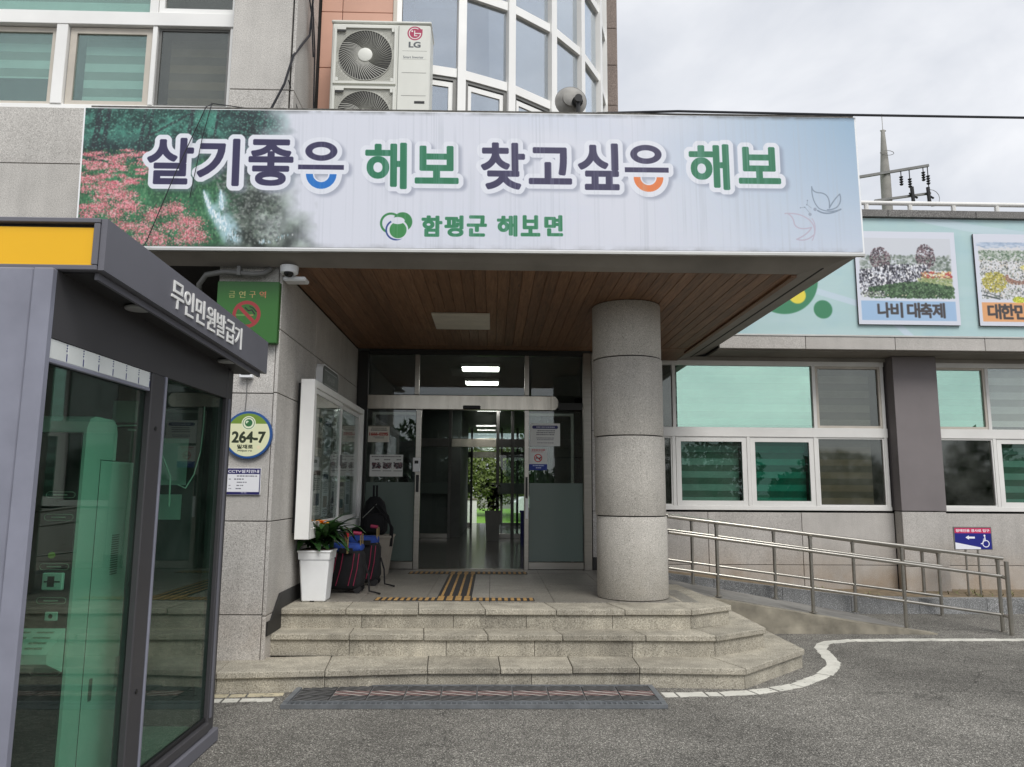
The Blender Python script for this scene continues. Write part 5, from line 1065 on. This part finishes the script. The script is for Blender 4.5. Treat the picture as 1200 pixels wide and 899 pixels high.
# ------------------------------------------------------------------ potted plant and bags by the wall
pt=thing('potted_plant','green plant with orange flowers in a tall white square pot on the steps','plant',(-1.67,7.42,Z3))
def frus(m,x,y,a,b,z0,z1): return m.add([(x-a,y-a,z0),(x+a,y-a,z0),(x+a,y+a,z0),(x-a,y+a,z0),(x-b,y-b,z1),(x+b,y-b,z1),(x+b,y+b,z1),(x-b,y+b,z1)],[(3,2,1,0),(4,5,6,7),(0,1,5,4),(1,2,6,5),(2,3,7,6),(3,0,4,7)])
PX,PY=-1.672,7.43; bvm=lambda o,w=.006: setattr(o.modifiers.new('b','BEVEL'),'width',w)
o=obj('pot_body',frus(MB(),PX,PY,.112,.140,Z3,Z3+.39),WPL,pt); bvm(o,.012); m=MB(); frus(m,PX,PY,.146,.150,Z3+.392,Z3+.455); m.box(PX-.158,PX+.158,PY-.158,PY+.158,Z3+.456,Z3+.475,.005); obj('pot_rim',m,WPL,pt); obj('soil',MB().box(PX-.14,PX+.14,PY-.14,PY+.14,Z3+.476,Z3+.482),SOIL,pt); obj('drain_hole',MB().box(PX-.03,PX+.012,PY-.112,PY-.1085,Z3+.002,Z3+.014),BLK,pt)
r=random.Random(23)
for k in range(78): leaf(pt,(PX+r.uniform(-.10,.10),PY+r.uniform(-.10,.10),Z3+.485+r.uniform(0,.16)),r.uniform(0,6.28),r.uniform(.22,.42),r.uniform(.026,.050),r.uniform(.35,1.2),r.uniform(.3,1.1),LEAFP)
leaf(pt,(PX+.10,PY,Z3+.5),.35,.10,.02,3.4,.3,LEAFP); leaf(pt,(PX+.03,PY,Z3+.52),.2,.14,.03,2.4,.3,LEAFP)
for x,y,z in ((-.10,-.10,.275),(-.08,-.12,.245),(.03,-.02,.27),(-.13,-.05,.24),(.06,-.05,.25)):
    for q in range(5): leaf(pt,(PX+x,PY+y,Z3+.475+z-.02),q*1.26+x*9,.075,.022,.9,.6,ORNG,'petal')
for k in range(6): obj('stem',MB().tube([(PX+r.uniform(-.05,.05),PY+r.uniform(-.05,.05),Z3+.478),(PX+r.uniform(-.09,.09),PY+r.uniform(-.08,.08),Z3+.478+r.uniform(.12,.21))],.004,5),LEAFP,pt)
def blobbox(m,c,h,n=10,e=.45,top=1.,mi=0,lean=0,jit=.045):
    """soft box: superellipsoid with half sizes h"""
    sg=lambda v,p: math.copysign(abs(v)**p,v); V=[];F=[]; k=n*2
    for i in range(n+1):
        f=-math.pi/2+math.pi*i/n
        for j in range(k):
            t=2*math.pi*j/k; z=sg(math.sin(f),e); sc=1+(top-1)*(z+1)/2; V.append((c[0]+h[0]*sc*sg(math.cos(f),e)*sg(math.cos(t),e)+lean*z,c[1]+h[1]*sc*sg(math.cos(f),e)*sg(math.sin(t),e),c[2]+h[2]*z))
    for i in range(n):
        for j in range(k): F.append((i*k+j,i*k+(j+1)%k,(i+1)*k+(j+1)%k,(i+1)*k+j))
    jr=random.Random(len(V)+int(c[0]*100)); V=[(p[0]+jr.uniform(-1,1)*jit*h[0],p[1]+jr.uniform(-1,1)*jit*h[1],p[2]+jr.uniform(-1,1)*jit*h[2]*.6) for p in V]
    return m.add(V,F,mi)
def trolley(label,x,y,w,h,seed):
    t=thing('trolley_bag',label,'bag',(x,y,Z3)); b=obj('bag_body',blobbox(MB(),(x,y,Z3+.03+h/2),(w/2,.14,h/2),10,.38,.93),BLKF,t,smooth=50)
    for s,a in ((-.62,-.30),(-.30,.0),(.30,.55),(.55,.78)):
        obj('piping',MB().tube([(x+a*w/2+ (s-a)*w/2*0,y-.146,Z3+.40*h/.42),(x+(a*.7+s*.3)*w/2,y-.152,Z3+.25),(x+s*w/2,y-.148,Z3+.08)],.0042,5),PINK,t)
    obj('blue_cover',blobbox(MB(),(x,y,Z3+h+.035),(w*.46,.13,.045),8,.5,.9),BLUE,t,smooth=50); obj('front_pocket',MB().box(x-.04,x+.10,y-.158,y-.140,Z3+h-.02,Z3+h+.035,.006),BLKF,t)
    obj('pull_handle',MB().tube([(x+w*.40,y-.10,Z3+.2),(x+w*.38,y-.06,Z3+h+.17)],.008,6).tube([(x+w*.40,y+.06,Z3+.2),(x+w*.38,y+.06,Z3+h+.17)],.008,6),GOLD,t); obj('grip',MB().tube([(x+w*.20,y-.06,Z3+h+.185),(x+w*.40,y-.06,Z3+h+.175)],.018,8),PINK,t)
    for s in (-1,1): obj('wheel',MB().cyl((x+w*.36,y+s*.10-.015,Z3+.04),(x+w*.36,y+s*.10+.015,Z3+.04),.04,14),BLK,t)
    obj('strap',MB().tube([(x+w*.5,y-.05,Z3+.30),(x+w*.62,y-.10,Z3+.18),(x+w*.66,y-.14,Z3+.03),(x+w*.95,y-.2,Z3+.012)],.010,5),BLKF,t); return t
trolley('black trolley bag with pink piping and a blue cover beside the white pot',-1.515,8.02,.42,.42,1)
trolley('second black trolley bag standing behind the one next to the white pot',-1.43,8.62,.40,.46,2)
for k,(x,y) in enumerate(((-1.47,7.86),(-1.50,7.92))):
    t=thing('banded_stick',('right','left')[k]+' one of two gold and red banded sticks by the trolley bag','stick',(x,y,Z3+.4),'banded sticks in the trolley bag'); z=Z3+.40
    for q in range(6): obj('band',MB().cyl((x,y,z+q*.042),(x,y,z+q*.042+.041),.012,8),(GOLD,RED)[q%3==1],t)
bs=thing('side_pot','pale grey pot standing behind the bags under the bulletin board','pot',(-1.42,9.55,Z3)); o=obj('pot_body',frus(MB(),-1.45,9.60,.15,.21,Z3,Z3+.46),plain('stone_pot',S(166,158,146),.7),bs); obj('pot_rim',MB().box(-1.67,-1.23,9.38,9.82,Z3+.46,Z3+.49,.006),plain('stone_pot_rim',S(172,164,152),.7),bs)
bk=thing('backpack','black backpack resting on the pale pot against the door glass','backpack',(-1.48,9.55,Z3+.49)); obj('bag_body',blobbox(MB(),(-1.47,9.62,Z3+.72),(.19,.13,.24),10,.6,.62),BLKF,bk,smooth=50); obj('pocket',blobbox(MB(),(-1.45,9.48,Z3+.64),(.13,.06,.12),8,.5,.85),BLKF,bk,smooth=50)
obj('grab_loop',MB().tube([(-1.49,9.6,Z3+.93),(-1.49,9.6,Z3+1.10),(-1.45,9.6,Z3+1.10),(-1.45,9.6,Z3+.93)],.014,6),BLKF,bk)
for a in ((-1.40,-1.30,-1.24),(-1.46,-1.34,-1.22)): obj('strap',MB().tube([(a[0],9.47,Z3+.86),(a[1]+.02,9.45,Z3+.72),(a[2],9.44,Z3+.58),(a[2]-.01,9.44,Z3+.36)],.016,6),BLKF,bk)
for k in range(4): obj('reflective_trim',MB().tube([(-1.60+.03*k,9.50,Z3+.70+.03*k),(-1.52+.03*k,9.478,Z3+.78+.03*k)],.004,4),ACG,bk)
# ------------------------------------------------------------------ certificate kiosk on the left
kx=thing('service_kiosk','dark grey glass service kiosk with a yellow roof-end panel and white Korean lettering','kiosk',(-2.6,3.9,G))
XS,KY0,KY1,XB=-1.725,2.89,4.985,-3.55
zr=lambda y:2.455+(y-2.925)*(2.377-2.455)/2.185
obj('corner_post',MB().box(-1.80,XS,KY0,KY0+.035,G,2.452,.004),KGP,kx); obj('end_panel',MB().box(XB,-1.803,KY0+.004,KY0+.035,G,2.452,.004),KGP,kx)
obj('mullion',MB().box(-1.785,XS+.005,3.80,3.945,.24,2.178,.005),KGD,kx); obj('mullion_trim',MB().box(-1.76,XS+.010,3.947,3.967,.20,2.178,.003),KGP,kx)
obj('screw_head',MB().cyl((XS+.005,3.87,.62),(XS+.009,3.87,.62),.011,12).cyl((XS+.005,3.87,1.9),(XS+.009,3.87,1.9),.011,12),BLK,kx)
obj('far_post',MB().box(-1.82,XS,4.885,KY1,.12,2.37,.005),KGD,kx); obj('far_trim',MB().box(-1.74,XS+.008,4.905,4.935,.20,2.178,.003),KG,kx)
obj('header_panel',MB().prism([(KY0+.036,2.18),(4.884,2.18),(4.884,2.385),(KY0+.036,2.452)],'x',-1.80,XS-.002),KGD,kx)
obj('base_plinth',MB().box(XB,XS+.03,KY0-.005,KY1+.02,G,.125,.008),KG,kx); obj('sill',MB().box(-1.80,XS+.012,3.95,4.884,.127,.185,.006).box(-1.80,XS+.004,KY0+.036,3.946,.127,.238,.006),KGD,kx)
obj('sill_seal',MB().box(-1.76,-1.738,3.97,4.884,.186,.21,.004),BLK,kx)
obj('side_glass',MB().box(-1.758,-1.75,KY0+.036,3.80,.24,2.178),G_KIOSK,kx); obj('side_glass',MB().box(-1.758,-1.75,3.967,4.885,.21,2.178),G_KIOSK,kx)
obj('back_wall',MB().box(XB,XB+.03,KY0+.04,KY1,.13,2.37),KGD,kx); obj('end_wall',MB().box(XB+.03,-1.825,KY1-.03,KY1,.13,2.37),KGD,kx); 
m=MB(); m.box(XB+.03,-1.80,KY0+.04,KY1-.03,.127,.14); 
r=random.Random(4)
for i in range(12):
    for j in range(14): m.box(-1.86-.06*i-(.03 if j%2 else 0),-1.885-.06*i-(.03 if j%2 else 0),3.6+.09*j,3.65+.09*j,.14,.144)
obj('checker_floor',m,plain('floor_plate',S(150,152,150),.5),kx)
# rolled shade under the header
for i in range(7):
    y0=2.93+.125*i; y1=min(y0+.1235,3.797); s=obj('shade_panel',MB().box(-1.747,-1.731,y0,y1,2.10,2.178,.002),plain('shade_white',S(224,228,226),.6) if i==0 else bpy.data.materials['shade_white'],kx); 
    obj('shade_mark',MB().box(-1.7308,-1.7298,y1-.008,y1-.002,2.105,2.135).box(-1.7308,-1.7298,y1-.012,y1-.004,2.145,2.15).box(-1.7308,-1.7298,y1-.010,y1-.003,2.156,2.161).box(-1.7308,-1.7298,y1-.012,y1-.004,2.167,2.172),plain('shade_ink',S(54,58,120),.6) if i==0 else bpy.data.materials['shade_ink'],s)
obj('shade_bar',MB().box(-1.748,-1.728,2.928,3.797,2.082,2.099,.003),KGP,kx)
# roof
obj('roof_slab',MB().prism([(2.955,zr(2.955)),(5.11,2.377),(5.11,2.597),(2.955,2.666)],'x',-3.75,-1.575),KG,kx); obj('roof_fascia',MB().prism([(2.93,zr(2.93)),(5.12,2.377),(5.12,2.597),(2.93,2.667)],'x',-1.574,-1.55),KG,kx)
m=MB(); zb=2.453; m.box(-3.75,-1.576,2.922,2.954,2.648,2.668,.003); m.box(-3.75,-1.576,2.922,2.954,zb,2.474,.003); m.box(-1.60,-1.576,2.922,2.954,2.475,2.647,.003); obj('end_frame',m,KG,kx); obj('yellow_end_panel',MB().box(-3.74,-1.602,2.938,2.950,2.4745,2.632),YEL,kx); obj('frame_gap',MB().box(-3.74,-1.602,2.9505,2.9545,2.47,2.647),BLK,kx)
obj('drip_lip',MB().prism([(2.96,zr(2.96)-.002),(5.09,zr(5.09)-.002),(5.09,zr(5.09)-.03),(2.96,zr(2.96)-.03)],'x',-1.60,-1.585),KG,kx)
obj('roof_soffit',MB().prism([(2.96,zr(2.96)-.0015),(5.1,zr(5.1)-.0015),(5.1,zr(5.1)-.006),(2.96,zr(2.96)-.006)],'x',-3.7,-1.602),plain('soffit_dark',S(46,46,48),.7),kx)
for y in (3.43,4.62): obj('downlight',MB().lathe([(.052,-.004),(.056,.0),(.056,.008)],(-1.645,y,zr(y)-.020),24),DISC,kx,smooth=40)
# raised lettering on the fascia
LET=plain('letter_white',S(240,240,238),.45)
def letter3(ch,y0,y1,z0,z1,x,parent,mat,bold=.012):
    cu=bpy.data.curves.new('t','FONT'); cu.body=ch; cu.offset=bold; cu.extrude=.01; cu.resolution_u=5; o=bpy.data.objects.new('t',cu); COL.objects.link(o); bpy.context.view_layer.update()
    e=o.evaluated_get(bpy.context.evaluated_depsgraph_get()); me=e.to_mesh(); v=np.array([p.co[:] for p in me.vertices]); fs=[tuple(p.vertices) for p in me.polygons]; e.to_mesh_clear(); bpy.data.objects.remove(o); bpy.data.curves.remove(cu)
    lo,hi=v.min(0),v.max(0); q=(v-lo)/(hi-lo); V=[(x+.006*p[2],y0+(y1-y0)*p[0],z0+(z1-z0)*p[1]) for p in q]; return obj('letter',MB().add(V,fs),mat,parent)
for i,(ch,w) in enumerate(zip('무인민원발급기',(.132,.112,.112,.118,.125,.132,.112))):
    y=3.545+.150*i; z=2.465-.004*i; letter3(ch,y+.004,y+w*1.1,z,z+.132,-1.5495,kx,LET,.010)
# certificate machine behind the glass
mc=thing('issuing_machine','tall white document issuing machine with a dark front standing inside the kiosk','machine',(-2.3,3.95,.14)); MX0,MX1,MY0,MY1=-2.56,-1.86,3.49,4.04
obj('cabinet',MB().box(MX0,MX1,3.635,MY1,.145,1.729,.008),WPL,mc)
prof=[(MY0,.145),(3.63,.145),(3.63,1.732),(3.775,1.732),(3.775,1.86),(3.762,1.905),(3.725,1.928),(3.56,1.93),(3.515,1.915),(MY0,1.87)]
obj('front_housing',MB().prism(prof,'x',MX0,MX1),WPL,mc)
c=Canvas(.60,1.70,500,(38,40,40)); c.rect(0,.6,0,.62,(20,22,24)); c.rect(.03,.57,.04,.56,(28,32,36)); PL=(112,122,118)
for y in (.33,.43,.645,.795,1.03): 
    pass
obj('front_panel',MB().box(MX0+.03,MX1-.012,MY0-.010,MY0-.001,.20,1.85,.003),BLK,mc)
def pill(z,x0=-2.01,x1=-1.882):
    h=.013; q=[(x0+h+h*math.cos(a),z+h*math.sin(a)) for a in np.linspace(math.pi/2,3*math.pi/2,7)]+[(x1-h+h*math.cos(a),z+h*math.sin(a)) for a in np.linspace(-math.pi/2,math.pi/2,7)]; q.append(q[0])
    obj('label_outline',MB().tube([(a,MY0-.0115,b) for a,b in q],.0016,4),ACG,mc); obj('label_text',MB().box(x0+.03,x1-.035,MY0-.0112,MY0-.0102,z-.003,z+.003),ACG,mc)
for z in (1.567,1.467,1.25,1.103,.80): pill(z)
obj('card_slot',MB().box(-1.985,-1.895,MY0-.03,MY0-.0105,1.15,1.225,.004),WPL,mc); obj('slot_mark',MB().box(-1.96,-1.93,MY0-.0315,MY0-.0302,1.165,1.21).box(-1.975,-1.905,MY0-.0318,MY0-.0303,1.184,1.19),BLK,mc); obj('thumb_reader',MB().box(-1.965,-1.91,MY0-.02,MY0-.0105,1.018,1.056,.003),WPL,mc); obj('reader_pad',MB().cyl((-1.938,MY0-.0202,1.038),(-1.938,MY0-.023,1.038),.009,12),BLK,mc); obj('green_knob',MB().cyl((-1.96,MY0-.02,1.30),(-1.96,MY0-.0105,1.30),.014,16),plain('knob_yellow',S(190,200,60),.4),mc)
m=MB(); m.prism([(MY0-.012,.80),(MY0-.14,.86),(MY0-.14,.90),(MY0-.012,.985)],'x',-2.38,-1.872); ks=obj('keypad_shelf',m,WPL,mc)
for i in range(2):
    for a in range(4):
        for b in range(4): obj('key',MB().box(-2.08+.10*i+.019*a,-2.065+.10*i+.019*a,MY0-.118+.026*b,MY0-.100+.026*b,.918+.0172*b,.923+.0172*b),ACG,ks)
obj('side_seam',MB().box(MX1+.0005,MX1+.002,3.6315,3.6345,.16,1.73),BLK,mc)
m=MB()
for k in range(18): m.box(MX1+.0005,MX1+.002,3.80,3.87,1.18+.011*k,1.184+.011*k)
for k in range(14): m.box(MX1+.0005,MX1+.002,3.93,3.99,.62+.011*k,.624+.011*k)
obj('vent_slots',m,GREY,mc); obj('side_latch',MB().box(MX1,MX1+.006,3.69,3.715,.62,.72,.002),GREY,mc)
kw=thing('white_leads','thin white leads hanging behind the kiosk glass beside the machine','cable',(-1.9,4.2,1.8)); LD=plain('lead_white',S(220,222,220),.5)
obj('lead',MB().tube([(-1.90,3.96,1.90),(-1.86,4.02,1.90),(-1.83,4.10,1.85),(-1.81,4.2,1.76),(-1.80,4.28,1.66),(-1.80,4.29,1.5)],.005,6).tube([(-1.90,3.80,1.90),(-1.93,3.95,1.92),(-1.90,4.05,1.93),(-1.88,4.2,1.90),(-1.86,4.27,1.87)],.004,5).tube([(-1.79,4.36,1.62),(-1.78,4.45,1.60),(-1.78,4.56,1.68),(-1.78,4.64,1.82),(-1.78,4.66,2.0),(-1.78,4.66,2.1)],.003,5),LD,kw)
wp=thing('wall_paper_sheet','pale paper sheet on the dark wall inside the far end of the kiosk','notice',(-2.1,4.9,1.6)); obj('sheet',MB().box(-2.16,-1.98,4.948,4.952,1.62,1.92),WPL,wp); obj('sheet',MB().box(-2.14,-2.0,4.948,4.952,1.40,1.56),WPL,wp)
jb=thing('junction_box','pale junction box and conduit on the far kiosk wall','box',(-2.35,4.9,1.9)); obj('box_body',MB().box(-2.46,-2.30,4.90,4.952,2.02,2.16,.006),WPL,jb); obj('conduit',MB().box(-2.44,-2.33,4.91,4.952,1.3,1.98,.004),GREY,jb)
# line of trees across the yard behind the viewer: what the windows reflect
r=random.Random(77); bxs=[]
x=-45
while x<110:
    h=r.uniform(3.5,6) if r.random()<.7 else r.uniform(6.5,9.5); w=r.uniform(3,5.5); bxs.append((x,-60+r.uniform(-4,4),h*.5,w,2.0,h*.55)); x+=w*1.25
leafmass('tree_line','far tree line across the yard',None,bxs,26000,.42,LEAF2,kind='stuff',seed=5)
